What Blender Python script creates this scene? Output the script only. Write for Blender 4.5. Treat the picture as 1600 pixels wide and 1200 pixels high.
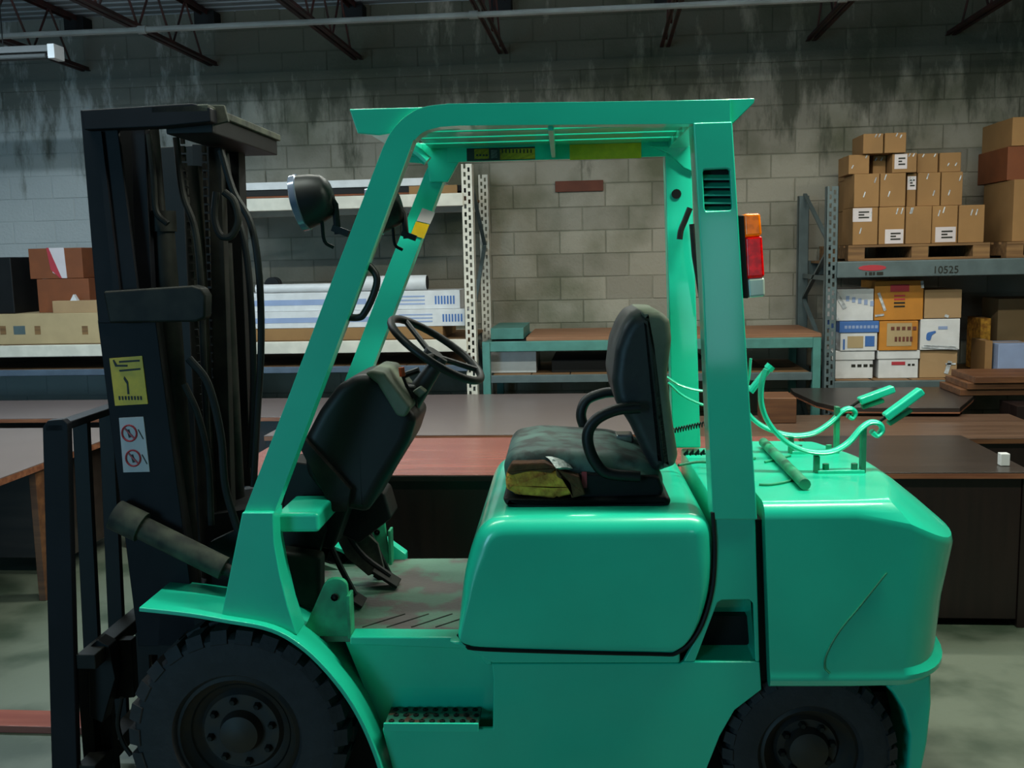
import bpy, bmesh, math, random
from mathutils import Vector, Matrix
from mathutils.geometry import tessellate_polygon
random.seed(7)
S = bpy.context.scene
COL = S.collection
for o in list(bpy.data.objects): bpy.data.objects.remove(o)

# ---------------------------------------------------------------- camera, world, lights, exposure
FPX = 1556.0
CAM = Vector((0, 0, 1.82))
PITCH, YAW, ROLL = math.atan(200/FPX), 0.096, -0.022
RC = Matrix.Rotation(YAW, 3, 'Z') @ Matrix.Rotation(math.pi/2-PITCH, 3, 'X') @ Matrix.Rotation(ROLL, 3, 'Z')
cd = bpy.data.cameras.new('camera'); cam = bpy.data.objects.new('camera', cd); COL.objects.link(cam)
cam.matrix_world = Matrix.Translation(CAM) @ RC.to_4x4()
cd.sensor_width = 36; cd.lens = FPX*36/1600; cd.clip_start = .05; cd.clip_end = 100
S.camera = cam
S.view_settings.view_transform = 'Standard'; S.view_settings.look = 'None'
S.view_settings.gamma = 1; S.view_settings.use_curve_mapping = False
S.view_settings.exposure = 0.0
W = bpy.data.worlds.new('world'); S.world = W; W.use_nodes = True
W.node_tree.nodes['Background'].inputs[0].default_value = (.55, .72, .9, 1)
W.node_tree.nodes['Background'].inputs[1].default_value = .035

def area(name, loc, rot, sx, sy, power, color):
    l = bpy.data.lights.new(name, 'AREA'); l.shape = 'RECTANGLE'; l.size = sx; l.size_y = sy
    l.energy = power; l.color = color
    o = bpy.data.objects.new(name, l); COL.objects.link(o); o.location = loc; o.rotation_euler = rot
    return o
# rows of fluorescent strips hung from the roof, and the open dock door behind the photographer
area('strip_light', (1.35, 2.83, 3.9), (0, 0, 0), 2.0, .12, 150, (.94, 1.0, .84))
area('strip_light', (-1.7, 2.83, 3.9), (0, 0, 0), 2.0, .12, 62, (.90, 1.0, .90))
area('strip_light', (2.2, 5.9, 3.5), (0, 0, 0), 3.0, .12, 72, (1.0, .97, .82))
area('strip_light', (-.9, 5.3, 3.5), (0, 0, 0), 2.6, .12, 68, (.96, .98, .86))
area('strip_light', (-4.1, 5.5, 3.5), (0, 0, 0), 2.6, .12, 112, (.72, .90, 1.0))
for x_, p_ in ((2.2, 75), (-.4, 75), (-3.9, 60)):          # added upward fill, unseen, to brighten the roof deck
    area('strip_light', (x_, 5.9, 3.53), (math.pi, 0, 0), 2.6, .12, p_, (.86, .95, 1.0))
area('dock_door', (-5.6, -5.5, 1.9), (math.radians(90), 0, 0), 2.6, 3.2, 215, (.34, .74, 1.0))
area('pillar_sheen_fill', (2.0, -5.5, 1.4), (math.radians(90), 0, 0), .45, 1.7, 11, (.5, .82, 1.0))  # added unseen light that puts a sheen on the rear pillar

# ---------------------------------------------------------------- placement helpers
FR = Matrix.Rotation(0.042, 3, 'Z')                # the forklift is parked a little askew to the wall
FO = FR @ Vector((0, 2.88, 0))                     # forklift frame: X along it, Y across from the near side, Z up
def ray(px, py): return RC @ Vector((px-800, 600-py, -FPX))
def pw(px, py, Y):
    d = ray(px, py); t = (Y-CAM.y)/d.y; return CAM+d*t
def pwz(px, py, z):
    d = ray(px, py); t = (z-CAM.z)/d.z; return CAM+d*t
def pf(px, py, Y):
    d = FR.transposed() @ ray(px, py); c = FR.transposed() @ (CAM-FO)
    return c+d*((Y-c.y)/d.y)
def pfz(px, py, z):
    d = FR.transposed() @ ray(px, py); c = FR.transposed() @ (CAM-FO)
    return c+d*((z-c.z)/d.z)
def P(pts, Y): return [(v.x, v.z) for v in (pf(x, y, Y) for x, y in pts)]

# ---------------------------------------------------------------- materials
def lin(c):
    r = []
    for v in c[:3]:
        v /= 255.0; r.append(v/12.92 if v <= .04045 else ((v+.055)/1.055)**2.4)
    return (*r, 1)
def mat(name, rgb, rough=.5, metal=0, var=.12, scale=6, bump=0, bscale=60, rgb2=None, coat=0, thr=(.4, .65), rnd=0, stretch=None, emit=0, spec=None):
    m = bpy.data.materials.new(name); m.use_nodes = True; nt = m.node_tree; n = nt.nodes; L = nt.links
    b = n['Principled BSDF']; b.inputs['Roughness'].default_value = rough; b.inputs['Metallic'].default_value = metal
    if coat: b.inputs['Coat Weight'].default_value = coat; b.inputs['Coat Roughness'].default_value = .08
    if spec is not None: b.inputs['Specular IOR Level'].default_value = spec
    g = n.new('ShaderNodeNewGeometry'); mp = n.new('ShaderNodeMapping'); L.new(g.outputs['Position'], mp.inputs[0])
    mp.inputs['Scale'].default_value = stretch or (1, 1, 1)
    t = n.new('ShaderNodeTexNoise'); t.inputs['Scale'].default_value = scale; t.inputs['Detail'].default_value = 6
    L.new(mp.outputs[0], t.inputs['Vector'])
    r = n.new('ShaderNodeValToRGB'); L.new(t.outputs['Fac'], r.inputs[0])
    c = lin(rgb); c2 = lin(rgb2) if rgb2 else tuple(x*(1-var) for x in c[:3])+(1,)
    r.color_ramp.elements[0].position = thr[0]; r.color_ramp.elements[1].position = thr[1]
    r.color_ramp.elements[0].color = c2; r.color_ramp.elements[1].color = c
    out = r.outputs[0]
    if rnd:
        oi = n.new('ShaderNodeObjectInfo'); mr = n.new('ShaderNodeMapRange')
        mr.inputs['To Min'].default_value = 1-rnd; mr.inputs['To Max'].default_value = 1+rnd*.4
        L.new(oi.outputs['Random'], mr.inputs['Value'])
        hs = n.new('ShaderNodeHueSaturation'); L.new(out, hs.inputs['Color']); L.new(mr.outputs[0], hs.inputs['Value']); out = hs.outputs[0]
    L.new(out, b.inputs['Base Color'])
    if bump:
        t2 = n.new('ShaderNodeTexNoise'); t2.inputs['Scale'].default_value = bscale; t2.inputs['Detail'].default_value = 4
        L.new(g.outputs['Position'], t2.inputs['Vector'])
        bp = n.new('ShaderNodeBump'); bp.inputs['Strength'].default_value = bump; bp.inputs['Distance'].default_value = .01
        L.new(t2.outputs['Fac'], bp.inputs['Height']); L.new(bp.outputs[0], b.inputs['Normal'])
    if emit:
        L.new(out, b.inputs['Emission Color']); b.inputs['Emission Strength'].default_value = emit
    return m
M = {}
M['green'] = mat('green_paint', (32, 206, 168), .32, var=.08, scale=3, coat=.5, bump=.02, bscale=12)
M['greend'] = mat('overspray_green', (34, 165, 118), .5, rgb2=(36, 112, 82), scale=9)
M['floorplate'] = mat('worn_floor_plate', (84, 120, 100), .6, rgb2=(92, 84, 80), scale=7, thr=(.45, .55), bump=.2)
M['step'] = mat('rusty_step', (40, 110, 90), .6, rgb2=(88, 62, 48), scale=40, thr=(.42, .5))
M['navy'] = mat('dark_blue_paint', (22, 22, 28), .6, var=.3, scale=8, spec=.2)
M['black'] = mat('black_steel', (17, 18, 19), .55, var=.3, scale=10, spec=.25)
M['grime'] = mat('greasy_steel', (34, 34, 29), .6, rgb2=(15, 15, 13), scale=12, spec=.25)
M['dust'] = mat('dusty_plate', (70, 73, 60), .8, rgb2=(36, 38, 33), scale=14)
M['rubber'] = mat('tyre_rubber', (40, 40, 44), .75, var=.25, scale=20, bump=.2)
M['rim'] = mat('dirty_rim', (30, 30, 31), .6, rgb2=(46, 36, 26), scale=18)
M['plastic'] = mat('black_plastic', (20, 22, 22), .48, var=.15, spec=.35)
M['vinyl'] = mat('worn_vinyl', (30, 32, 36), .5, rgb2=(40, 43, 42), scale=14, bump=.1)
M['vinylt'] = mat('seat_top_vinyl', (66, 100, 92), .6, rgb2=(36, 50, 46), scale=14, thr=(.4, .55), bump=.3, bscale=20)
M['pale'] = mat('dusty_shell', (96, 104, 86), .6, var=.3, scale=9)
M['foam'] = mat('torn_foam', (255, 186, 70), .9, rgb2=(190, 120, 48), scale=22, bump=.8, bscale=50)
M['foamd'] = mat('exposed_burlap', (104, 64, 34), .9, var=.4, scale=30, bump=.5)
M['tape'] = mat('silver_tape', (150, 165, 158), .3, .4, var=.4, scale=60, bump=.5)
M['yellow'] = mat('yellow_sticker', (232, 186, 16), .5, var=.15, scale=30)
M['ink'] = mat('black_ink', (26, 26, 16), .6)
M['white'] = mat('white_sticker', (200, 190, 192), .5, var=.1)
M['redink'] = mat('red_ink', (170, 50, 60), .5)
M['amber'] = mat('amber_lens', (255, 120, 0), .25, coat=.3, emit=.25, var=.3, scale=70)  # unlit lens; a faint glow is added to lift its colour
M['red'] = mat('red_lens', (255, 4, 10), .25, coat=.3, emit=.12, var=.4, scale=50)  # unlit too, with a weaker added glow
M['clear'] = mat('clear_lens', (190, 205, 190), .15, coat=1)
M['orange'] = mat('orange_knob', (205, 84, 40), .5)
M['chrome'] = mat('chrome', (190, 195, 195), .2, .9)
M['lens'] = mat('lamp_glass', (120, 130, 150), .15, .3)
M['block'] = mat('concrete_block', (158, 152, 138), .9, rgb2=(104, 104, 84), scale=1.4, thr=(.34, .56), bump=.5, bscale=45, rnd=.2)
M['mortar'] = mat('mortar', (146, 142, 128), .95, rgb2=(98, 98, 82), scale=1.4, bump=.4)
M['soot'] = mat('sooty_concrete', (62, 62, 54), .9, rgb2=(38, 40, 36), scale=2.2, thr=(.35, .6), bump=.4, stretch=(1.4, 1, .6))
M['deck'] = mat('roof_deck', (138, 146, 152), .6, .2, var=.2, scale=2)
M['joist'] = mat('red_primer_steel', (72, 36, 34), .6, rgb2=(44, 28, 27), scale=8)
M['pipe'] = mat('painted_pipe', (150, 150, 146), .5, var=.25, scale=4)
M['fix'] = mat('lamp_housing', (78, 80, 80), .5)
M['concrete'] = mat('floor_concrete', (96, 104, 90), .45, rgb2=(60, 72, 58), scale=2.4, thr=(.36, .52), bump=.08, bscale=20)
M['greybeam'] = mat('grey_green_rack', (82, 96, 98), .5, var=.2, scale=9)
M['whitebeam'] = mat('cream_rack', (205, 200, 186), .55, var=.15, scale=9)
M['tealbeam'] = mat('teal_rack', (74, 130, 122), .5, var=.2, scale=9)
M['bluebeam'] = mat('blue_rack', (74, 88, 104), .5, var=.2, scale=9)
M['card'] = mat('cardboard', (148, 110, 66), .8, var=.12, scale=5, rnd=.14)
M['carddk'] = mat('brown_board', (122, 64, 28), .7, var=.2, scale=6)
M['tan'] = mat('tan_cardboard', (158, 128, 92), .8, var=.1)
M['kraft'] = mat('pale_cardboard', (170, 148, 110), .8, var=.12)
M['whitebox'] = mat('white_carton', (205, 205, 206), .5, var=.1, scale=12)
M['bluebox'] = mat('blue_print', (62, 104, 168), .5)
M['paleblue'] = mat('pale_blue_print', (140, 156, 190), .5)
M['ochre'] = mat('orange_cardboard', (186, 122, 40), .6, var=.2, scale=6)
M['wrap'] = mat('stretch_film', (205, 210, 215), .12, var=.5, scale=30)
M['wood'] = mat('pallet_wood', (132, 98, 60), .8, rgb2=(98, 70, 42), scale=9, stretch=(.2, 3, 3))
M['desktop'] = mat('grey_laminate', (112, 100, 98), .28, var=.1, scale=2)
M['desked'] = mat('red_laminate', (140, 84, 74), .25, rgb2=(128, 74, 66), scale=5, stretch=(.3, 4, 4))
M['deskdk'] = mat('dark_laminate', (50, 42, 38), .32, rgb2=(40, 34, 31), scale=5, stretch=(.3, 4, 4))
M['midlam'] = mat('brown_laminate', (96, 74, 60), .32, rgb2=(80, 60, 48), scale=5, stretch=(.3, 4, 4))
M['deskfr'] = mat('dark_desk_panel', (34, 22, 20), .35, rgb2=(26, 17, 16), scale=5, stretch=(4, 4, .3))
M['edge'] = mat('wood_edge', (140, 92, 66), .35, rgb2=(110, 66, 48), scale=8, stretch=(.3, 4, 4))
M['brown'] = mat('brown_wood', (110, 72, 44), .5, rgb2=(84, 52, 32), scale=6, stretch=(.4, 4, 4))
M['plaque'] = mat('brick_red_plaque', (104, 56, 40), .8, var=.2, scale=12)
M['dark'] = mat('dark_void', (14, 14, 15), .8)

def stained_lit_wall(m):
    # damp mould running down in streaks from the roof line
    nt = m.node_tree; n = nt.nodes; L = nt.links; b = n['Principled BSDF']; src = b.inputs['Base Color'].links[0].from_socket
    g = n.new('ShaderNodeNewGeometry'); sp = n.new('ShaderNodeSeparateXYZ'); L.new(g.outputs['Position'], sp.inputs[0])
    mr = n.new('ShaderNodeMapRange'); mr.inputs['From Min'].default_value = 2.1; mr.inputs['From Max'].default_value = 3.5; mr.inputs['To Min'].default_value = -.30; mr.inputs['To Max'].default_value = .16
    L.new(sp.outputs[2], mr.inputs['Value'])
    mp = n.new('ShaderNodeMapping'); mp.inputs['Scale'].default_value = (3.2, 1, .9); L.new(g.outputs['Position'], mp.inputs[0])
    t = n.new('ShaderNodeTexNoise'); t.inputs['Scale'].default_value = 1.6; t.inputs['Detail'].default_value = 8; t.inputs['Roughness'].default_value = .65; L.new(mp.outputs[0], t.inputs['Vector'])
    ad = n.new('ShaderNodeMath'); ad.operation = 'ADD'; L.new(t.outputs['Fac'], ad.inputs[0]); L.new(mr.outputs[0], ad.inputs[1])
    r = n.new('ShaderNodeMapRange'); r.inputs['From Min'].default_value = .44; r.inputs['From Max'].default_value = .60; r.inputs['To Max'].default_value = .78; L.new(ad.outputs[0], r.inputs['Value'])
    mx = n.new('ShaderNodeMixRGB'); mx.inputs[2].default_value = lin((58, 62, 48)); L.new(r.outputs[0], mx.inputs[0]); L.new(src, mx.inputs[1]); 
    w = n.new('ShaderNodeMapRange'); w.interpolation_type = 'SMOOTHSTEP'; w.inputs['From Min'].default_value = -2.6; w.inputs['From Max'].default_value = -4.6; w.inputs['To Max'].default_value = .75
    L.new(sp.outputs[0], w.inputs['Value'])           # paler left end of the wall: daylight put into the colour
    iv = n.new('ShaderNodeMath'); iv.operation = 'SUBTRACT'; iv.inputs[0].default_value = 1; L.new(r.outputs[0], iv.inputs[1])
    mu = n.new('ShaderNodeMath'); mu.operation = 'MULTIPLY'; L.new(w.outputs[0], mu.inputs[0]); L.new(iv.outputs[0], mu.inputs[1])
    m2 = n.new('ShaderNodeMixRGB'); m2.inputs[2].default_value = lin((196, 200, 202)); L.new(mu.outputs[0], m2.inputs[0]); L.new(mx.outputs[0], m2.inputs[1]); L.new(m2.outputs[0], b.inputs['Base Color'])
stained_lit_wall(M['block']); stained_lit_wall(M['mortar'])

# ---------------------------------------------------------------- mesh builder
class MB:
    def __init__(s): s.v = []; s.f = []
    def add(s, vs, fs):
        k = len(s.v); s.v += [tuple(v) for v in vs]; s.f += [tuple(i+k for i in f) for f in fs]; return s
    def box(s, x0, x1, y0, y1, z0, z1):
        return s.add([(x, y, z) for x in (x0, x1) for y in (y0, y1) for z in (z0, z1)],
                     [(0, 1, 3, 2), (4, 6, 7, 5), (0, 4, 5, 1), (2, 3, 7, 6), (0, 2, 6, 4), (1, 5, 7, 3)])
    def beam(s, a, b, w, h, up=(0, 0, 1)):
        a = Vector(a); b = Vector(b); d = (b-a).normalized(); u = Vector(up); x = d.cross(u).normalized(); u = x.cross(d).normalized()
        vs = [p+x*(i*w/2)+u*(j*h/2) for p in (a, b) for i, j in ((-1, -1), (1, -1), (1, 1), (-1, 1))]
        return s.add(vs, [(0, 1, 2, 3), (4, 7, 6, 5), (0, 4, 5, 1), (1, 5, 6, 2), (2, 6, 7, 3), (3, 7, 4, 0)])
    def prism(s, pts, y0, y1, holes=()):
        loops = [pts]+list(holes); allp = [p for l in loops for p in l]; n = len(allp)
        if holes: tri = tessellate_polygon([[Vector((p[0], p[1], 0)) for p in l] for l in loops])
        else: tri = [tuple(range(n))]
        fs = [tuple(t) for t in tri]+[tuple(i+n for i in reversed(t)) for t in tri]
        k = 0
        for l in loops:
            m = len(l)
            for i in range(m): j = (i+1) % m; fs.append((k+i, k+j, k+j+n, k+i+n))
            k += m
        return s.add([(x, y0, z) for x, z in allp]+[(x, y1, z) for x, z in allp], fs)
    def rprism(s, pts, y0, y1, r, seg=5, both=True, fac=None, fan=False):
        n = len(pts); A = sum(pts[i][0]*pts[(i+1) % n][1]-pts[(i+1) % n][0]*pts[i][1] for i in range(n)); sg = 1 if A > 0 else -1
        nor = []
        for i in range(n):
            a = Vector(pts[i-1]); b = Vector(pts[i]); c = Vector(pts[(i+1) % n])
            e1 = (b-a).normalized(); e2 = (c-b).normalized()
            n1 = Vector((-e1.y, e1.x))*sg; n2 = Vector((-e2.y, e2.x))*sg; m = n1+n2
            m = m/max(.4, m.length_squared/2); nor.append(m*(fac(*pts[i]) if fac else 1))
        rings = []
        T = [math.pi/2*k/seg for k in range(seg+1)]
        def ring(y, ins): return [(p[0]+q.x*ins, y, p[1]+q.y*ins) for p, q in zip(pts, nor)]
        for t in T: rings.append(ring(y0+r*(1-math.sin(t)), r*(1-math.cos(t))) if False else ring(y0+r*(1-math.cos(t)), r*(1-math.sin(t))))
        if both:
            for t in reversed(T): rings.append(ring(y1-r*(1-math.cos(t)), r*(1-math.sin(t))))
        else: rings.append(ring(y1, 0))
        if fan:
            k = len(s.v); a = rings[0]; cx = sum(p[0] for p in a)/n; cz = sum(p[2] for p in a)/n
            inner = [(cx+(p[0]-cx)*.93, p[1], cz+(p[2]-cz)*.93) for p in a]
            s.add(list(a)+inner+[(cx, a[0][1], cz)], [(i, (i+1) % n, (i+1) % n+n, i+n) for i in range(n)]+[(n+i, n+(i+1) % n, 2*n) for i in range(n)])
            k2 = len(s.v); s.loft(rings, cap=False); s.f.append(tuple(len(s.v)-n+i for i in reversed(range(n)))); return s
        return s.loft(rings)
    def loft(s, rings, cap=True, closed=True):
        n = len(rings[0]); vs = [v for r in rings for v in r]; fs = []
        for k in range(len(rings)-1):
            for i in range(n if closed else n-1):
                j = (i+1) % n; fs.append((k*n+i, k*n+j, (k+1)*n+j, (k+1)*n+i))
        if cap: fs.append(tuple(range(n))); fs.append(tuple((len(rings)-1)*n+i for i in reversed(range(n))))
        return s.add(vs, fs)
    def tube(s, path, r, seg=10, closed=False, flat=None):
        path = [Vector(p) for p in path]; n = len(path); rings = []; prev = None
        for i, p in enumerate(path):
            if closed: d = path[(i+1) % n]-path[i-1]
            else: d = path[min(i+1, n-1)]-path[max(i-1, 0)]
            d.normalize()
            if prev is None:
                a = Vector((0, 1, 0)) if abs(d.y) < .8 else Vector((0, 0, 1)); u = (a-d*a.dot(d)).normalized()
            else: u = (prev-d*prev.dot(d)).normalized()
            prev = u; w = d.cross(u); rr = r[i] if isinstance(r, (list, tuple)) else r
            ru, rw = (rr, rr) if flat is None else flat
            rings.append([p+u*(math.cos(2*math.pi*k/seg)*ru)+w*(math.sin(2*math.pi*k/seg)*rw) for k in range(seg)])
        if closed: rings.append(rings[0])
        return s.loft(rings, cap=not closed)
    def lathe(s, prof, c, seg=40, axis='Y'):           # prof: (radius, along)
        c = Vector(c); rings = []
        for k in range(seg+1):
            a = 2*math.pi*k/seg; ca, sa = math.cos(a), math.sin(a)
            if axis == 'Y': rings.append([c+Vector((r*ca, h, r*sa)) for r, h in prof])
            elif axis == 'X': rings.append([c+Vector((h, r*ca, r*sa)) for r, h in prof])
            else: rings.append([c+Vector((r*ca, r*sa, h)) for r, h in prof])
        return s.loft(rings, cap=False, closed=False)
    def build(s, name, m, parent=None, smooth=35, bevel=0, seg=2):
        me = bpy.data.meshes.new(name); me.from_pydata(s.v, [], s.f)
        bm = bmesh.new(); bm.from_mesh(me); bmesh.ops.remove_doubles(bm, verts=bm.verts, dist=1e-5)
        bmesh.ops.recalc_face_normals(bm, faces=bm.faces); bm.to_mesh(me); bm.free()
        me.materials.append(M[m] if isinstance(m, str) else m)
        if smooth: me.shade_smooth(); me.set_sharp_from_angle(angle=math.radians(smooth))
        o = bpy.data.objects.new(name, me); COL.objects.link(o)
        if parent: o.parent = parent
        if bevel:
            b = o.modifiers.new('bevel', 'BEVEL'); b.width = bevel; b.segments = seg; b.limit_method = 'ANGLE'; b.angle_limit = math.radians(40)
            b.harden_normals = True
        elif smooth and len(s.v) > 60:
            w = o.modifiers.new('weighted', 'WEIGHTED_NORMAL'); w.keep_sharp = True; w.weight = 80
        return o
def smooth_path(pts, n=6):
    pts = [Vector(p) for p in pts]; q = [pts[0]*2-pts[1]]+pts+[pts[-1]*2-pts[-2]]; out = []
    for i in range(1, len(q)-2):
        p0, p1, p2, p3 = q[i-1:i+3]
        for k in range(n):
            t = k/n; out.append(.5*((2*p1)+(p2-p0)*t+(2*p0-5*p1+4*p2-p3)*t*t+(3*p1-p0-3*p2+p3)*t**3))
    out.append(pts[-1]); return out
def rp(pts, rad, n=5):                                  # round the corners of a 2D polygon
    out = []; N = len(pts)
    for i in range(N):
        r = rad[i] if isinstance(rad, (list, tuple)) else rad
        a = Vector(pts[i-1]); b = Vector(pts[i]); c = Vector(pts[(i+1) % N])
        if r <= 0: out.append(tuple(b)); continue
        u = (a-b); v = (c-b); r1 = min(r, u.length*.48); r2 = min(r, v.length*.48); rr = min(r1, r2)
        p = b+u.normalized()*rr; q = b+v.normalized()*rr
        for k in range(n+1):
            t = k/n; out.append(tuple(p*(1-t)**2+b*2*t*(1-t)+q*t*t))
    return out
def tag(o, label=None, cat=None, group=None, kind=None):
    if label: o['label'] = label
    if cat: o['category'] = cat
    if group: o['group'] = group
    if kind: o['kind'] = kind
    return o
def thing(name, label, cat, loc=(0, 0, 0), rz=0, group=None):
    o = bpy.data.objects.new(name, None); COL.objects.link(o); o.location = loc; o.rotation_euler = (0, 0, rz)
    o.empty_display_size = .1
    return tag(o, label, cat, group)
def text_mesh(s, size):
    c = bpy.data.curves.new('lettering', 'FONT'); c.body = s; c.size = size; c.extrude = .0008
    o = bpy.data.objects.new('lettering', c); COL.objects.link(o)
    bpy.context.view_layer.update()
    me = bpy.data.meshes.new_from_object(o.evaluated_get(bpy.context.evaluated_depsgraph_get()))
    bpy.data.objects.remove(o); return me
def text(name, s, size, loc, m, parent=None, rotz=0, sx=1):
    me = text_mesh(s, size); me.materials.clear(); me.materials.append(M[m])
    me.transform(Matrix.Translation(loc) @ Matrix.Rotation(rotz, 4, 'Z') @ Matrix.Rotation(math.pi/2, 4, 'X') @ Matrix.Diagonal((sx, 1, 1, 1)))
    o = bpy.data.objects.new(name, me); COL.objects.link(o)
    if parent: o.parent = parent
    return o

# ================================================================ THE SETTING
WY = 8.9
XL, XR = -8.0, 6.0
fl = MB().box(XL, XR, -7, WY+.3, -.1, 0).build('floor', 'concrete'); tag(fl, kind='structure')
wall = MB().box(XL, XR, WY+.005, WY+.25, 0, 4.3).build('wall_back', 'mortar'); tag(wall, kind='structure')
def block_mesh(w, h):
    b = MB(); d = .012; e = .003
    o = [(-w/2, -h/2), (w/2, -h/2), (w/2, h/2), (-w/2, h/2)]
    i = [(-w/2+e, -h/2+e), (w/2-e, -h/2+e), (w/2-e, h/2-e), (-w/2+e, h/2-e)]
    b.loft([[(x, d, z) for x, z in o], [(x, e, z) for x, z in o], [(x, 0, z) for x, z in i]]); return b
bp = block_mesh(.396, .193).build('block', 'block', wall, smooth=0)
x_lo = pw(0, 300, WY).x-.1; x_hi = pw(1600, 300, WY).x+.2
stuff = MB(); first = True; nb = 0
for r in range(21):
    z = .1+.203*r; off = .203 if r % 2 else 0
    k = math.floor(XL/.406)
    while k*.406+off < XR:
        x = k*.406+off; k += 1
        dy = random.uniform(-.003, .002)
        if 5 <= r <= 16 and x_lo < x < x_hi and nb < 300:
            o = bp if first else bp.copy()
            if not first: COL.objects.link(o); o.parent = wall
            first = False; o.location = (x, WY+dy, z); nb += 1
        else:
            t = block_mesh(.396, .193); stuff.add([(a+x, b_+WY+dy, c+z) for a, b_, c in t.v], t.f)
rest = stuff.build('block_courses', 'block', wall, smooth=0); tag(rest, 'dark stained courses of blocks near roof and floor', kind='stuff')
tr = MB(); zt = pw(1100, 92, WY).z
tr.box(XL, XR, WY-.014, WY+.02, zt-.05, zt+.03).build('trim_1', 'block'); tag(bpy.data.objects['trim_1'], kind='structure')
DZ = 4.02
ck = MB(); y = -7.0; prof = []
while y < WY+.2:
    prof += [(y, DZ), (y+.08, DZ), (y+.095, DZ+.04), (y+.135, DZ+.04)]; y += .15
prof.append((y, DZ)); prof2 = [(a, z+.004) for a, z in prof]
ck.loft([[(XL, a, z) for a, z in prof+prof2[::-1]], [(XR, a, z) for a, z in prof+prof2[::-1]]])
tag(ck.build('ceiling', 'deck', smooth=0), kind='structure')
for nm, x0, x1, y0, y1 in (('wall_left', XL-.2, XL, -7, WY+.3), ('wall_right', XR, XR+.2, -7, WY+.3)):
    tag(MB().box(x0, x1, y0, y1, 0, 4.3).build(nm, 'soot'), kind='structure')
# wall behind the photographer, with the open dock door and a slot added for the sheen light
wb = MB(); wb.box(XL, -7.1, -7.2, -7, 0, 4.3).box(-4.1, 1.7, -7.2, -7, 0, 4.3).box(2.3, XR, -7.2, -7, 0, 4.3).box(-7.1, -4.1, -7.2, -7, 3.6, 4.3).box(1.7, 2.3, -7.2, -7, 2.4, 4.3)
tag(wb.build('wall_front', 'soot'), kind='structure')

# ---- roof joists
jx = [-60, 125, 327, 556, 785, 1040, 1270, 1490]
words = ['far left behind the lamp', 'ending above the mast top', 'second one right of the mast', 'above the front of the guard', 'above the middle of the guard', 'above the rear pillar', 'above the stacked boxes', 'at the far right end']
for q, (p_, wd) in enumerate(zip(jx, words)):
    X = pw(p_, 100, WY-.1).x
    t = thing('roof_joist', 'dark red open web steel roof joist '+wd, 'joist', (X, WY, 3.5), 0, 'open web joists under the roof deck')
    y0 = -6.5-WY
    for dx in (-.028, .028):
        MB().box(dx-.016, dx+.016, y0, -.0, .06, .066).box(dx-.003 if dx < 0 else dx-.003, dx+.003, y0, 0, .06, .095).build('bottom_chord', 'joist', t, smooth=0)
        MB().box(dx-.016, dx+.016, y0, -.0, .50, .506).box(dx-.003, dx+.003, y0, 0, .465, .50).build('top_chord', 'joist', t, smooth=0)
    k = 0; yy = -.25
    while yy > -7.6:
        a, b_ = ((.075, .49) if k % 2 == 0 else (.49, .075))
        MB().tube([(0, yy, a), (0, yy-.3, b_)], .009, 6).build('web_rod', 'joist', t); yy -= .3; k += 1
    MB().box(-.09, .09, -.16, 0.0, .38, .50).build('bearing_seat', 'black', t)
# ---- sprinkler pipe and lamp housing
a = pw(60, 77, 7.15); b_ = pw(1600, 14, 7.15); zp = 3.49
pp = thing('ceiling_pipe', 'long pale grey pipe running across under the roof joists', 'pipe', (0, 7.15, zp))
MB().tube([(-6, 0, 0), (5.4, 0, 0)], .021, 10).build('pipe_run', 'pipe', pp)
for x in (-3.3, -.9, 1.6, 3.6): MB().lathe([(.021, -.03), (.03, -.03), (.03, .03), (.021, .03)], (x, 0, 0), 12, 'X').build('coupling', 'pipe', pp)
hx = pw(1307, 12, 7.15).x
MB().tube([(hx, 0, 0), (hx, 0, .06)], .008, 6).build('drop_nipple', 'chrome', pp)
lx = pw(93, 85, 6.7).x; lz = pw(60, 84, 6.7).z
lf = thing('strip_lamp', 'unlit fluorescent strip lamp with white end cap at top left', 'ceiling lamp', (lx-1.3, 6.7, lz))
MB().prism([(-1.25, .045), (1.25, .045), (1.25, .0), (-1.25, .0)], -.06, .06).build('housing', 'fix', lf, bevel=.004)
for dy in (-.03, .03): MB().tube([(-1.22, dy, -.02), (1.22, dy, -.02)], .016, 10).build('lamp_tube', 'fix', lf)
MB().box(1.25, 1.30, -.065, .065, -.045, .05).build('end_cap', 'whitebox', lf, bevel=.004)
for x in (-.9, .9): MB().tube([(x, 0, .045), (x, 0, DZ-lz)], .004, 6).build('hanger', 'black', lf)
# brown plaque
c = pw(905, 291, WY); s_ = MB().box(-.21, .21, -.02, .0, -.047, .047)
o = s_.build('wall_plaque', 'plaque', bevel=.004); o.location = (c.x, WY-.008, c.z)
tag(o, 'brick red rectangular block set in the wall above the seat', 'plaque')

# ================================================================ RACKS
def wx(px, py, Y): return pw(px, py, Y).x
def wz(px, py, Y): return pw(px, py, Y).z
def post(parent, x, y, z0, z1, w, m, holes=True, mir=False):
    b = MB(); nz = max(1, int((z1-z0)/.06)); dz = (z1-z0)/nz
    xs = [-w/2, -w*.28, -w*.08, w*.08, w*.28, w/2]
    for k in range(nz):
        za, zb = z0+k*dz, z0+(k+1)*dz; zm = (za+zb)/2
        for i in range(5):
            x0, x1 = x+xs[i], x+xs[i+1]
            if holes and i == 1: b.box(x0, x1, y, y+.003, za, zm-.004)
            elif holes and i == 3: b.box(x0, x1, y, y+.003, zm+.004, zb)
            else: b.box(x0, x1, y, y+.003, za, zb)
    b.box(x-w/2, x-w/2+.003, y, y+.07, z0, z1).box(x+w/2-.003, x+w/2, y, y+.07, z0, z1)
    return b.build('post', m, parent, smooth=0)
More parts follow.
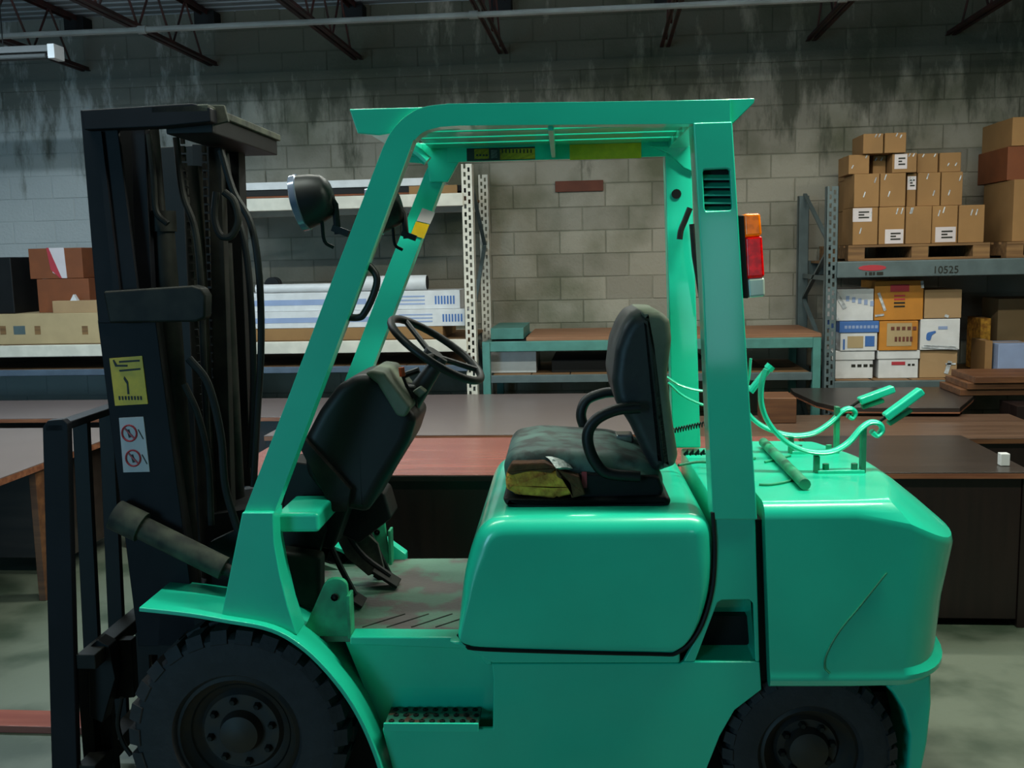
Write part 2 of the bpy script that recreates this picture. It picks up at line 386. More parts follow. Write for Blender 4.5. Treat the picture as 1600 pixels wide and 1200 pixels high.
def brace(parent, x, y0, y1, z0, z1, m, n=4):
    dz = (z1-z0)/n
    for k in range(n):
        a, c_ = (y0, y1) if k % 2 == 0 else (y1, y0)
        MB().beam((x, a, z0+k*dz), (x, c_, z0+(k+1)*dz), .02, .03, (1, 0, 0)).build('brace', m, parent, smooth=0)
RY = 7.65; RB = 8.75
# cream rack
cr = thing('pallet_rack', 'cream perforated pallet rack holding long cartons and boards at left', 'rack', (0, 0, 0))
xp = wx(733, 420, RY); xq = wx(285, 420, RY); xr_ = -7.4
ztop = wz(733, 256, RY)
for x in (xr_, xq, xp):
    post(cr, x, RY, 0, ztop if x > xq-.1 else 1.9, .088, 'whitebeam')
    post(cr, x, RB-.07, 0, ztop if x > xq-.1 else 1.9, .088, 'whitebeam')
    brace(cr, x, RY+.05, RB-.05, .1, ztop if x > xq-.1 else 1.8, 'greybeam', 4)
    MB().box(x-.07, x+.07, RY-.03, RY+.1, 0, .012).build('foot_plate', 'greybeam', cr, smooth=0)
def shelf(parent, x0, x1, zt, zb, m, deck='wood', y0=RY, y1=RB, nb=9):
    for y in (y0-.02, y1-.03): MB().box(x0, x1, y, y+.045, zb, zt).build('beam', m, parent, bevel=.006)
    w = (x1-x0)/nb
    for k in range(nb): MB().box(x0+w*k+.004, x0+w*(k+1)-.004, y0+.03, y1-.03, zt-.022, zt-.002).build('deck_board', deck, parent, smooth=0)
zA = wz(550, 306, RY-.02); shelf(cr, xq+.03, xp-.03, zA, wz(550, 326, RY-.02), 'whitebeam')
z1t = wz(600, 532, RY-.02); z1b = wz(600, 551, RY-.02)
shelf(cr, xr_, xq-.02, z1t, z1b, 'whitebeam'); shelf(cr, xq+.02, xp-.03, z1t, z1b, 'whitebeam')
z2t = wz(500, 573, RY-.02); shelf(cr, xr_, xq-.02, z2t, z2t-.05, 'bluebeam'); shelf(cr, xq+.02, xp-.03, z2t, z2t-.05, 'bluebeam')
# grey green rack
gr = thing('pallet_rack', 'grey green perforated pallet rack loaded with boxes at right', 'rack', (0, 0, 0))
xg = wx(1299, 430, RY); zg = wz(1299, 291, RY); xg2 = xg+2.9
for x in (xg, xg2):
    post(gr, x, RY, 0, zg, .085, 'greybeam'); brace(gr, x, RY+.05, RB-.05, .1, zg, 'greybeam', 5)
post(gr, wx(1255, 400, RB-.07), RB-.07, 0, wz(1255, 306, RB-.07), .085, 'greybeam', holes=False)
post(gr, xg2, RB-.07, 0, zg, .085, 'greybeam')
zB = wz(1450, 406, RY-.03); zBb = wz(1450, 432, RY-.03)
for y in (RY-.03, RB-.03): MB().box(xg+.035, xg2-.035, y, y+.05, zBb, zB).build('beam', 'greybeam', gr, bevel=.008)
for k in range(10):
    w = (xg2-xg-.1)/10; MB().box(xg+.05+w*k+.01, xg+.05+w*(k+1)-.01, RY+.02, RB-.04, zB-.02, zB-.001).build('deck_board', 'wood', gr, smooth=0)
zS = wz(1400, 592, 7.75)
for y in (RY-.01, RB-.03): MB().box(xg+.035, xg2-.035, y, y+.045, zS-.08, zS-.002).build('beam', 'greybeam', gr, bevel=.006)
for k in range(10):
    w = (xg2-xg-.1)/10; MB().box(xg+.05+w*k+.01, xg+.05+w*(k+1)-.01, RY+.035, RB-.04, zS-.02, zS-.001).build('deck_board', 'wood', gr, smooth=0)
MB().beam((xg, RY+.07, wz(1270, 433, 8.2)), (xg-.0, RB-.05, wz(1270, 433, 8.2)), .03, .035).build('side_bar', 'greybeam', gr, smooth=0)
# red sticker and stencilled number on the beam
yb = RY-.032
pts = [(wx(1341+22*(1+math.cos(a)), 419, yb), wz(1363, 418.5+4.6*math.sin(a), yb)) for a in [2*math.pi*i/14 for i in range(14)]]
MB().prism(pts, yb-.001, yb+.002).build('sticker', 'redink', gr, smooth=0)['label'] = 'red oval sticker'
for k, w in enumerate((3, 6, 4, 8, 5)):
    x = wx(1352+k*6, 428, yb); MB().box(x, x+.0045*w*.8, yb-.001, yb+.002, wz(1363, 430, yb), wz(1363, 425, yb)).build('mark', 'ink', gr, smooth=0)
v = pw(1457, 427, yb); text('stencil', '10525', .075, (v.x, yb-.001, v.z), 'ink', gr)
# teal shelf
ts = thing('low_shelf', 'teal steel shelf frame with plywood on it between the two racks', 'shelf', (0, 0, 0))
x0 = wx(750, 540, RY+.05)+.03; x1 = wx(1286, 540, RY+.05)-.03; zt1 = wz(1000, 531, RY+.03); zt0 = wz(1000, 547, RY+.03)
for y in (RY+.03, RB-.1): MB().box(x0, x1, y, y+.04, zt0, zt1).build('beam', 'tealbeam', ts, bevel=.006)
for x in (x0+.02, x1-.02):
    for y in (RY+.05, RB-.08): MB().box(x-.03, x+.03, y-.03, y+.03, 0, zt1).build('leg', 'tealbeam', ts, bevel=.004)
    MB().box(x-.02, x+.02, RY+.08, RB-.1, zt0, zt1-.01).build('end_rail', 'tealbeam', ts, smooth=0)
zl = wz(850, 586, RY+.03)
for y in (RY+.03, RB-.1): MB().box(x0+.05, x1-.05, y, y+.035, zl-.06, zl).build('lower_beam', 'greybeam', ts, bevel=.004)
for k in range(8):
    w = (x1-x0-.12)/8; MB().box(x0+.06+w*k+.005, x0+.06+w*(k+1)-.005, RY+.07, RB-.1, zl-.02, zl-.001).build('deck_board', 'wood', ts, smooth=0)
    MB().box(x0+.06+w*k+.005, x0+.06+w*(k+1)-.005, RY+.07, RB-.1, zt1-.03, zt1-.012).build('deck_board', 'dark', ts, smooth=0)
o = MB().box(wx(822, 530, RY+.05), wx(1284, 530, RY+.05), RY+.06, RB-.12, zt1, zt1+.028).build('plywood_sheet', 'carddk', bevel=.002)
o.data.materials.clear(); o.data.materials.append(mat('brown_ply', (150, 108, 80), .6, rgb2=(128, 88, 62), scale=5, stretch=(.3, 3, 3)))
tag(o, 'wide brown plywood sheet lying on the teal shelf', 'board')
o = MB().box(wx(768, 530, RY+.3), wx(819, 530, RY+.3), RY+.25, RB-.2, zt1, zt1+.09).build('teal_panel', 'tealbeam', bevel=.003); tag(o, 'dark teal panel on the shelf left of the plywood', 'panel')
o = MB().box(wx(757, 570, RY+.2), wx(838, 570, RY+.2), RY+.2, RY+.7, zl, zl+.17).build('storage_box', 'whitebox', bevel=.004); tag(o, 'pale lilac box on the lower level of the teal shelf', 'box')
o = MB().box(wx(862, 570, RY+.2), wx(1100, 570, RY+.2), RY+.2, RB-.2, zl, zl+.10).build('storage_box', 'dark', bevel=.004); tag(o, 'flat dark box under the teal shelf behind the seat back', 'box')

# ================================================================ BOXES
def carton(rect, Y, dep, m, label, group, name='cardboard_box', zr=None, tape=None, stick=None, lid=None, flaps=True):
    xa, ya, xb, yb_ = rect; X0 = wx(xa, (ya+yb_)/2, Y); X1 = wx(xb, (ya+yb_)/2, Y)
    if zr: Z0, Z1 = zr
    else: Z0 = wz((xa+xb)/2, yb_, Y); Z1 = wz((xa+xb)/2, ya, Y)
    cx = (X0+X1)/2; w = X1-X0; h = Z1-Z0; yj = random.uniform(-.012, .012)
    t = thing(name, label, 'box', (cx, Y+yj, Z0), 0, group)
    MB().box(-w/2+.002, w/2-.002, 0, dep, .0005, h-.002).build('body', m, t, bevel=.004)
    if flaps: MB().box(-w/2+.004, w/2-.004, dep/2-.025, dep/2+.025, h-.002, h-.0005).build('seam_tape', 'tan', t, smooth=0)
    if tape: MB().box(-w*.06, w*.06, -.0015, .002, h*tape, h-.003).build('packing_tape', 'tape', t, smooth=0)
    if stick:
        sx, sz, sw, sh = stick
        MB().box(-w/2+w*sx, -w/2+w*(sx+sw), -.002, .002, h*sz, h*(sz+sh)).build('shipping_label', 'white', t, smooth=0)
        for k in range(3):
            u = w*sw*(.55 if k != 1 else .3)
            MB().box(-w/2+w*(sx+sw*.3), -w/2+w*(sx+sw*.3)+u, -.003, .001, h*(sz+sh*(.25+.2*k)), h*(sz+sh*(.36+.2*k))).build('print', 'ink', t, smooth=0)
    if lid:
        MB().box(-w/2-.008, w/2+.008, -.008, dep+.008, h*(1-lid), h+.002).build('lid', 'whitebox' if m == 'whitebox' else m, t, bevel=.004)
    return t, w, h
BY = 7.78
L = [wz(1430, q, BY) for q in (381, 322, 269, 238, 206)]
G = 'brown cartons on the upper pallet'
up = [((1333, 0, 1373, 0), 0, (0, .62, .75, .36), 'leftmost of the bottom row on the pallet, label near its top'),
      ((1374, 0, 1415, 0), 0, (.25, .02, .7, .38), 'second in the bottom row, white label low down'),
      ((1416, 0, 1457, 0), 0, None, 'plain middle one in the bottom row'),
      ((1458, 0, 1499, 0), 0, (.15, .03, .78, .4), 'fourth in the bottom row, white label low down'),
      ((1500, 0, 1541, 0), 0, None, 'rightmost in the bottom row on the pallet'),
      ((1334, 0, 1374, 0), 1, None, 'leftmost of the second row on the pallet'),
      ((1375, 0, 1416, 0), 1, None, 'plain second one in the second row'),
      ((1417, 0, 1432, 0), 1, (.05, .5, .9, .4), 'narrow one with a small label in the second row'),
      ((1433, 0, 1469, 0), 1, None, 'fourth in the second row, streaked with film'),
      ((1470, 0, 1504, 0), 1, None, 'right end of the second row on the pallet'),
      ((1325, 0, 1358, 0), 2, None, 'left end of the third row on the pallet'),
      ((1363, 0, 1384, 0), 2, None, 'shadowed second one in the third row'),
      ((1392, 0, 1431, 0), 2, (.1, .2, .5, .75), 'middle one with a big white label in the third row'),
      ((1432, 0, 1465, 0), 2, None, 'fourth in the third row beside the big white label'),
      ((1466, 0, 1500, 0), 2, None, 'right end of the third row on the pallet'),
      ((1347, 0, 1379, 0), 3, None, 'left one of the two topmost on the pallet'),
      ((1380, 0, 1414, 0), 3, None, 'right one of the two topmost on the pallet')]
for rc, lv, st, w_ in up:
    Y = BY+(.06 if lv in (1, 2) and rc[0] > 1416 else 0)+(.12 if w_.startswith('shadowed') else 0)+(.03 if lv == 2 else 0)
    t, w, h = carton((rc[0], 300, rc[2], 300), Y, .34, 'card', 'brown cardboard carton, '+w_, G, zr=(L[lv], L[lv+1]), stick=st)
    for k in range(2):
        fx = random.uniform(-.35, .35)*w; fz = random.choice((.72, .8, .3))*h
        MB().beam((fx, -.003, fz), (fx+.012, -.003, fz+h*.16), .002, .008, (1, 0, 0)).build('film_fold_glint', 'wrap', t, smooth=0)  # thin pale strips painted as glints on the film
for lv, w_ in ((0, 'bottom'), (1, 'middle'), (2, 'upper')):
    t, w, h = carton((1328, 300, 1366, 300), BY+.52, .44, 'card', 'shaded brown carton behind the left end of the pallet load, %s one' % w_, G, zr=(L[lv], L[lv+1]))
def pallet(px0, px1, zb, zt, label):
    X0 = wx(px0, 392, BY-.04); X1 = wx(px1, 392, BY-.04); t = thing('wooden_pallet', label, 'pallet', ((X0+X1)/2, BY-.05, zb), 0, 'wooden pallets on the grey rack beam'); w = X1-X0; h = zt-zb
    for k in range(7): MB().box(-w/2, w/2, k*.155, k*.155+.1, h-.018, h-.001).build('deck_board', 'wood', t, smooth=0)
    for x in (-w/2, -.05, w/2-.12): MB().box(x, x+(.12 if x > 0 or x < -.1 else .12), 0.003, 1.02, .018, h-.018).build('stringer', 'wood', t, smooth=0)
    for k in (0, 3, 6): MB().box(-w/2, w/2, k*.155, k*.155+.1, .001, .018).build('bottom_board', 'wood', t, smooth=0)
pallet(1325, 1546, zB, L[0], 'wooden pallet on the grey beam under the stacked cartons')
pallet(1572, 1800, zB, L[0], 'wooden pallet at the right edge partly out of view')
G2 = 'large cartons at the right edge'
carton((1583, 300, 1680, 300), BY, .6, 'card', 'large pale brown carton at the right edge on the second pallet', G2, zr=(L[0], wz(1590, 280, BY)))
carton((1572, 300, 1660, 300), BY+.1, .6, 'carddk', 'darker brown carton at the right edge, middle of its stack', G2, zr=(wz(1590, 280, BY), wz(1590, 226, BY)))
carton((1577, 300, 1660, 300), BY+.1, .6, 'card', 'dim brown carton at the right edge, topmost of its stack', G2, zr=(wz(1590, 226, BY), wz(1590, 180, BY)))
# wrapped boxes on the lower shelf
G3 = 'film wrapped boxes on the lower shelf'
LZ = [zS, wz(1400, 548, BY), wz(1400, 501, BY)]
def film(t, w, h, pts):
    for (x0, z0, x1, z1, wd) in pts:
        a = Vector((-w/2+w*x0, -.004, h*z0)); b2 = Vector((-w/2+w*x1, -.004, h*z1)); MB().beam(a, b2, .003, wd, (0, 0, 1)).build('film_fold_glint', 'wrap', t, smooth=0)
t, w, h = carton((1312, 0, 1379, 0), BY, .4, 'whitebox', 'white lidded file box at bottom left of the wrapped stack', G3, zr=(LZ[0], LZ[1]), lid=.32, flaps=False, name='file_box')
for k in range(4): MB().box(-.01+k*.045, .02+k*.045, -.003, .002, h*.42, h*.52).build('print', 'ink', t, smooth=0)
t, w, h = carton((1387, 0, 1453, 0), BY, .4, 'whitebox', 'white lidded file box with red mark in middle of bottom row', G3, zr=(LZ[0], LZ[1]), lid=.3, flaps=False, name='file_box')
MB().box(-.05, .05, -.003, .002, h*.48, h*.6).build('print', 'redink', t, smooth=0)
for k in range(2): MB().box(.07+k*.03, .09+k*.03, -.003, .002, h*.45, h*.52).build('print', 'ink', t, smooth=0)
t, w, h = carton((1455, 0, 1517, 0), BY, .4, 'tan', 'brown box at bottom right of the wrapped stack', G3, zr=(LZ[0], LZ[1]), stick=None, name='file_box')
film(t, w, h, [(.7, .15, .8, .6, .03), (.68, .5, .95, .5, .012)])
t, w, h = carton((1323, 0, 1384, 0), BY, .4, 'whitebox', 'white box with blue lid on the lidded file box', G3, zr=(LZ[1]+.003, LZ[2]), flaps=False, name='file_box')
MB().box(-w/2-.008, w/2+.008, -.008, .41, h*.62, h).build('lid', 'bluebox', t, bevel=.004)
for k in range(9): MB().box(-w/2+.03+k*.028, -w/2+.05+k*.028, -.0095, -.007, h*.76, h*.86).build('print', 'paleblue', t, smooth=0)
MB().box(w*.17, w*.42, -.003, .002, h*.15, h*.5).build('print', 'bluebox', t, smooth=0)
MB().box(-w*.3, w*.12, -.003, .002, h*.1, h*.5).build('print', 'kraft', t, smooth=0)
MB().box(-w*.42, -w*.37, -.003, .002, h*.05, h*.4).build('print', 'bluebox', t, smooth=0)
t, w, h = carton((1386, 0, 1450, 0), BY, .4, 'ochre', 'brown box with large cream label in middle of the stack', G3, zr=(LZ[1]+.003, LZ[2]), name='file_box')
MB().box(-w*.3, w*.33, -.003, .002, h*.15, h*.92).build('shipping_label', 'kraft', t, smooth=0)
for k in range(5):
    MB().box(-w*.2+k*.04, -w*.2+.025+k*.04, -.005, .0, h*.68, h*.8).build('print', 'plaque', t, smooth=0)
    MB().box(-w*.1+k*.028, -w*.1+.018+k*.028, -.005, .0, h*.3, h*.46).build('print', 'plaque', t, smooth=0)
t, w, h = carton((1453, 0, 1518, 0), BY, .4, 'whitebox', 'white box with blue blotches under clear film at right', G3, zr=(LZ[1]+.003, LZ[2]+.01), name='file_box')
pl = rp([(-w*.35, h*.32), (-w*.24, h*.3), (-w*.2, h*.5), (-w*.1, h*.56), (-w*.12, h*.62), (-w*.34, h*.56)], .02)
MB().prism(pl, -.003, .002).build('print', 'bluebox', t, smooth=0); MB().box(-w*.05, w*.18, -.003, .002, h*.66, h*.76).build('print', 'paleblue', t, smooth=0)
film(t, w, h, [(.05, .1, .95, .02, .012), (.1, .16, .9, .1, .006)])
t, w, h = carton((1312, 0, 1377, 0), BY, .4, 'whitebox', 'white box in glossy film at top left of the wrapped stack', G3, zr=(LZ[2]+.003, wz(1345, 451, BY)), name='file_box')
film(t, w, h, [(.02, .95, .28, .4, .03), (.0, .3, .1, .05, .02)])
for k in range(5): MB().box(-w*.2+k*.045, -w*.2+.025+k*.045, -.003, .002, h*.62-.01*k, h*.78-.01*k).build('print', 'paleblue', t, smooth=0)
t, w, h = carton((1378, 0, 1458, 0), BY-.01, .42, 'ochre', 'orange brown box with red print topmost of the wrapped stack', G3, zr=(LZ[2]+.003, wz(1415, 438, BY)), name='file_box')
MB().box(-w*.18, w*.2, -.003, .002, h*.72, h*.9).build('print', 'redink', t, smooth=0)
for k in range(4):
    MB().box(-w*.1, w*.12, -.003, .002, h*(.6-.09*k), h*(.64-.09*k)).build('print', 'redink' if k < 2 else 'ink', t, smooth=0)
film(t, w, h, [(.08, .7, .22, .25, .02), (.02, .12, .2, .15, .015), (.95, .98, .97, .8, .02)])
t, w, h = carton((1459, 0, 1520, 0), BY, .42, 'tan', 'plain tan box at top right of the wrapped stack', G3, zr=(LZ[2]+.013, wz(1490, 452, BY)), name='file_box')
film(t, w, h, [(.55, .1, .65, .05, .02)])
G4 = 'mixed boxes at the right end of the shelf'
carton((1530, 496, 1547, 590), BY+.45, .3, 'foam', 'narrow olive box with red side, right of the wrapped stack', G4, zr=(zS, wz(1540, 497, BY+.45)))
carton((1560, 0, 1573, 0), BY+.12, .3, 'card', 'small brown box between the olive box and the white tub', G4, zr=(zS, wz(1565, 532, BY+.12)))
carton((1582, 0, 1640, 0), BY+.05, .3, 'paleblue', 'pale white and blue box at the right edge of the shelf', G4, zr=(zS, wz(1590, 537, BY+.05)))
carton((1579, 0, 1660, 0), BY+.46, .35, 'tan', 'large dim tan box in back at the right edge', G4, zr=(zS, wz(1590, 466, BY+.46)))
# left rack contents
LY = RY+.09
o = MB().box(-7.2, wx(157, 515, LY), LY, LY+.7, z1t, wz(60, 490, LY)).build('flat_carton', 'kraft', bevel=.004)
tag(o, 'long flat pale cardboard carton on the cream beam at left', 'box')
for px, m_ in ((4, 'wood'), (25, 'greybeam'), (58, 'wood'), (132, 'wood')):
    v = pw(px, 516, LY); MB().box(v.x-.02, v.x+.03 if m_ != 'greybeam' else v.x+.08, LY-.002, LY+.002, v.z-.035, v.z+.035).build('print', m_, o, smooth=0)
zc = wz(60, 490, LY)
t, w, h = carton((20, 0, 105, 0), LY+.12, .5, 'carddk', 'dark brown wooden looking box, lower one of two at left', 'brown boxes on the flat carton', zr=(zc, wz(60, 436, LY+.12)))
t, w, h = carton((10, 0, 97, 0), LY+.12, .5, 'carddk', 'dark brown box with red and white tape on top at left', 'brown boxes on the flat carton', zr=(wz(60, 436, LY+.12), wz(60, 388, LY+.12)))
MB().prism([(-.02, h+.001), (-.05, h+.001), (-.03, h*.2), (.05, .003), (.09, .003), (.08, h+.001)], -.004, .002).build('packing_tape', 'white', t, smooth=0)
MB().prism([(-.05, h+.002), (-.07, h+.002), (-.045, h*.3), (.03, .003), (.045, .003)], -.006, .0).build('tape_edge', 'redink', t, smooth=0)
o = MB().box(wx(-70, 445, LY), wx(14, 445, LY), LY+.05, LY+.5, zc, wz(0, 402, LY)).build('black_case', 'black', bevel=.01); tag(o, 'black case at the left edge beside the brown boxes', 'case')
o = MB().box(wx(80, 480, LY), wx(158, 480, LY), LY+.02, LY+.1, zc, wz(110, 470, LY)).build('cardboard_strip', 'tan', bevel=.003); tag(o, 'small flat brown cardboard piece next to the mast', 'cardboard')
v = pw(117, 468, LY+.05); o = MB().prism([(0, 0), (.06, 0), (.03, .05)], 0, .04).build('paper_scrap', 'whitebox', smooth=0); o.location = (v.x-.03, LY+.03, wz(110, 470, LY)); tag(o, 'crumpled white paper scrap on the small cardboard', 'paper')
# boards on the top level
bx0 = xq+.06
for k, (y0_, y1_, px1, m_, lb) in enumerate(((303, 306, 690, 'carddk', 'dark red brown board lowest on the top shelf'), (294, 303, 722, 'dark', 'dark board in the middle of the top shelf stack'), (281, 293, 676, 'whitebox', 'white edged board topmost on the high shelf'))):
    o = MB().box(bx0, min(wx(px1, 300, LY), xp-.06), LY, LY+.8, wz(550, y1_, LY)+.001, wz(550, y0_, LY)).build('board', m_, bevel=.002)
    tag(o, lb, 'board', 'boards on the top shelf')
o = MB().box(wx(640, 300, LY), wx(715, 300, LY), LY-.02, LY+.0, wz(680, 303, LY), wz(680, 290, LY)).build('board_wrap', 'card', smooth=0); tag(o, 'torn cardboard wrap on the end of the top shelf boards', 'cardboard')
# long cartons
o = MB().box(bx0, wx(692, 522, LY), LY, LY+.7, z1t, wz(550, 512, LY)).build('flat_carton', 'card', bevel=.003); tag(o, 'long flat brown carton under the white tube cartons', 'box')
def longcart(px1, ya, yb_, yoff, label):
    za, zb = wz(560, yb_, LY), wz(560, ya, LY); x1 = wx(px1, (ya+yb_)/2, LY); t = thing('tube_carton', label, 'box', ((bx0+x1)/2, LY+yoff, za), 0, 'white tube cartons on the cream shelf')
    w = x1-bx0; h = zb-za
    MB().box(-w/2, w/2, 0, .35, .0005, h-.001).build('body', 'whitebox', t, bevel=.003)
    MB().box(-w/2+.02, w/2-.75, -.002, .002, h*.32, h*.62).build('print', 'paleblue', t, smooth=0)
    for k in range(3): MB().box(w/2-.55, w/2-.28, -.002, .002, h*(.25+.2*k), h*(.33+.2*k)).build('print', 'paleblue', t, smooth=0)
    for k in range(7): MB().box(w/2-.2+k*.024, w/2-.187+k*.024, -.002, .002, h*.25, h*.7).build('print', 'bluebox', t, smooth=0)
longcart(731, 485, 511.5, .0, 'long white carton with blue print, lower of two on the cream shelf')
longcart(718, 456, 485, .03, 'long white carton with blue print, upper of two on the cream shelf')
za = wz(560, 456, LY)
for px0, px1, r, lb, yy_ in ((560, 667, .06, 'white cardboard tube on top of the long cartons', .12), (400, 560, .035, 'pale plastic film roll lying on the long cartons', .1)):
    t = thing('tube_roll', lb, 'tube', (wx((px0+px1)/2, 445, LY+yy_), LY+yy_, za+r)); hw = (wx(px1, 445, LY+yy_)-wx(px0, 445, LY+yy_))/2
    MB().tube([(-hw, 0, 0), (hw, 0, 0)], r, 20).build('tube_wall', 'whitebox', t); MB().lathe([(.0, hw), (r*.9, hw), (r*.9, hw+.006), (0, hw+.006)], (0, 0, 0), 20, 'X').build('end_plug', 'black', t)
v = pw(422, 437, LY+.2); t = thing('cable_spool', 'small black and chrome cable spool beside the mast hoses', 'spool', (v.x, LY+.25, za+.065))
MB().lathe([(0, -.02), (.06, -.02), (.06, 0), (.03, 0), (.03, .05), (.06, .05), (.06, .07), (0, .07)], (0, 0, 0), 20).build('flange', 'black', t); MB().lathe([(.03, 0), (.045, 0), (.045, .05), (.03, .05)], (0, 0, 0), 20).build('wire', 'chrome', t)

# ================================================================ DESKS
def desk(x0, x1, y0, y1, z, label, top='desktop', front='deskfr', edge='edge', legs=True, name='desk', modesty=True, th=.032):
    t = thing(name, label, 'desk', ((x0+x1)/2, (y0+y1)/2, 0), 0, 'office desks stored in rows behind the forklift'); w = (x1-x0)/2; d = (y1-y0)/2
    MB().box(-w, w, -d, d, z-.006, z).build('desk_top', top, t, bevel=.002)
    MB().box(-w, w, -d, d, z-th, z-.006).build('edge_band', edge, t, bevel=.002)
    for s in (-1, 1): MB().box(s*(w-.02)-.018, s*(w-.02)+.018, -d+.02, d-.02, .0, z-th).build('side_panel', front, t, bevel=.002)
    if modesty: MB().box(-w+.04, w-.04, -d+.03, -d+.055, .04 if legs else .002, z-th).build('front_panel', front, t, bevel=.002)
    MB().box(-w+.04, -w+.42, -d+.06, d-.04, .05, z-th).build('pedestal', front, t, bevel=.003)
    return t
pa = pwz(1450, 739, .765); xR0 = pa.x
rt = pwz(1625, 735, .765)
# near right desk
yA = pwz(1520, 738, .765).y; yAb = pwz(1450, 680, .765).y
xs_ = pwz(1310, 738, .765).x
D1 = desk(xs_, pwz(1500, 679, .765).x+.0, yA, yAb, .765, 'dark brown desk at right with a white cube on its top', 'deskdk')
v = pwz(1568, 727, .765)
o = MB().box(-.022, .022, -.022, .022, 0, .06).build('white_cube', 'whitebox', bevel=.004); o.location = (min(v.x, pwz(1500, 679, .765).x-.05), v.y, .7655); tag(o, 'small white cube standing on the dark desk at right', 'block')
# middle red desk
yM = pwz(680, 742, .765).y; yMb = pwz(680, 684, .765).y
desk(pwz(330, 750, .765).x, xs_-.03, yM, yMb, .765, 'long reddish laminate desk with black front behind the seat', 'desked', edge='deskfr')
# second row
zq = .775; yN = yMb+.04
desk(pwz(395, 690, zq).x, pwz(1000, 690, zq).x, yN, 7.5, zq, 'wide grey laminate table behind the reddish desk', 'desktop', name='conference_table')
yN2 = pwz(1450, 660, zq).y
desk(pwz(1000, 690, zq).x+.04, pwz(1660, 670, zq).x, yAb+.03, 6.62, .74, 'mid brown desk behind the dark desk at right', 'midlam', edge='brown')
yC = pwz(1400, 636, .76).y+.05
# rounded table
t = thing('round_end_table', 'dark conference table with rounded left end below the wrapped boxes', 'table', (2.4, 7.0, 0))
pl = [pwz(x, y, .80) for x, y in ((1215, 592), (1240, 612), (1275, 628), (1310, 636), (1400, 637), (1500, 637), (1520, 620), (1520, 600), (1520, 583), (1400, 581), (1280, 582))]
poly = [(p.x-2.4, p.y-7.0) for p in pl]; poly = [(x, min(y, .5)) for x, y in poly]
b = MB(); n = len(poly)
b.loft([[(x, y, .77) for x, y in poly], [(x, y, .80) for x, y in poly]]); b.build('table_top', 'deskdk', t, bevel=.003)
b = MB(); b.loft([[(x*1.002, y-.001, .762) for x, y in poly], [(x*1.002, y-.001, .771) for x, y in poly]]); b.build('edge_band', 'edge', t, smooth=0)
for x in (-.25, .5): MB().box(x-.2, x+.2, -.2, .1, 0, .76).build('pedestal', 'deskfr', t, bevel=.003)
for k in range(3):
    v0 = pwz(1500, 612, .83)
    o = MB().box(v0.x+.0+.04*k, v0.x+1.1, v0.y-.02*k, 7.45, .802+.045*k, .846+.045*k).build('wood_panel', 'brown', bevel=.003)
    tag(o, ['brown wooden panel, lowest of the three stacked at right', 'brown wooden panel, middle of the three stacked at right', 'brown wooden panel, topmost of the stack at right'][k], 'panel', 'stacked wooden panels at right')
o = MB().box(wx(1195, 620, 6.3), wx(1245, 620, 6.3), 6.3, 6.6, .742, .90).build('wooden_box', 'brown', bevel=.004); tag(o, 'small brown wooden box left of the rounded table', 'box')
# left desks
pl_ = pwz(0, 747, .765); pr_ = pwz(62, 716, .765)
t = thing('desk', 'grey topped desk at the left edge behind the fork carriage', 'desk', ((-4.6+pl_.x)/2, 5.0, 0), 0, 'office desks stored in rows behind the forklift')
wd_ = (pl_.x+4.6)/2; yb3 = pwz(170, 668, .765).y-5.0
MB().box(-wd_, wd_, -.95, yb3, .759, .765).build('desk_top', 'desktop', t, bevel=.002)
MB().box(-wd_, wd_, -.95, yb3, .725, .759).build('edge_band', 'edge', t, bevel=.002)
MB().box(wd_-.06, wd_-.02, .0, .12, 0, .725).build('leg', 'brown', t, bevel=.003)
MB().box(wd_-.06, wd_-.02, yb3-.15, yb3-.03, 0, .725).build('leg', 'brown', t, bevel=.003)
MB().box(-wd_+.1, wd_-.14, .45, yb3-.04, .1, .725).build('pedestal', 'deskdk', t, bevel=.004)
MB().box(-wd_+.02, -wd_+.06, -.9, yb3-.03, 0, .725).build('side_panel', 'brown', t, bevel=.003)
desk(-6.3, pwz(390, 700, .765).x-.05, pwz(170, 655, .765).y+.06, 7.45, .765, 'grey brown table at left under the cream rack', 'desktop')
o = MB().box(-5.0, pwz(200, 1128, .02).x, pwz(40, 1146, .0).y, pwz(40, 1120, .0).y, 0, .03).build('floor_plank', 'desked', bevel=.003); tag(o, 'reddish wooden plank lying on the floor by the fork carriage', 'plank')

# ================================================================ THE FORKLIFT
F = thing('forklift', 'mint green forklift truck with black mast and torn black seat', 'forklift', FO, 0.042)
G0 = 'green'
# ---- frame
Y0 = .05
lower = P([(597, 1139), (770, 1139), (771, 1060), (768, 1037), (1063, 1037), (1068, 1034), (1187, 1034), (1190, 1078), (1148, 1110), (1125, 1150), (1105, 1200), (1092, 1260), (640, 1300), (614, 1205)], Y0)
upper = P([(1068, 1034), (1085, 1003), (1108, 945), (1117, 880), (1118, 800), (1180, 800), (1187, 1034), (1180, 1034), (1177, 943), (1171, 937), (1128, 938), (1121, 942), (1086, 1034)], Y0)
hole = P([(1122, 938), (1174, 937), (1181, 1034), (1086, 1034)], Y0)
frame = MB().prism(lower, Y0, Y0+.02).build('chassis', G0, F, bevel=.004)
MB().prism(upper, Y0, Y0+.02).build('pillar_base_panel', G0, frame, bevel=.004)
hq = rp(hole, .012, 3); hcx = sum(p[0] for p in hq)/len(hq); hcz = min(p[1] for p in hq)
pk = MB(); n_ = len(hq); r0 = [(x, Y0+.012, z) for x, z in hq]; r1 = [(x+.0, Y0+.15, hcz+(z-hcz)*.94+.012) for x, z in hq]
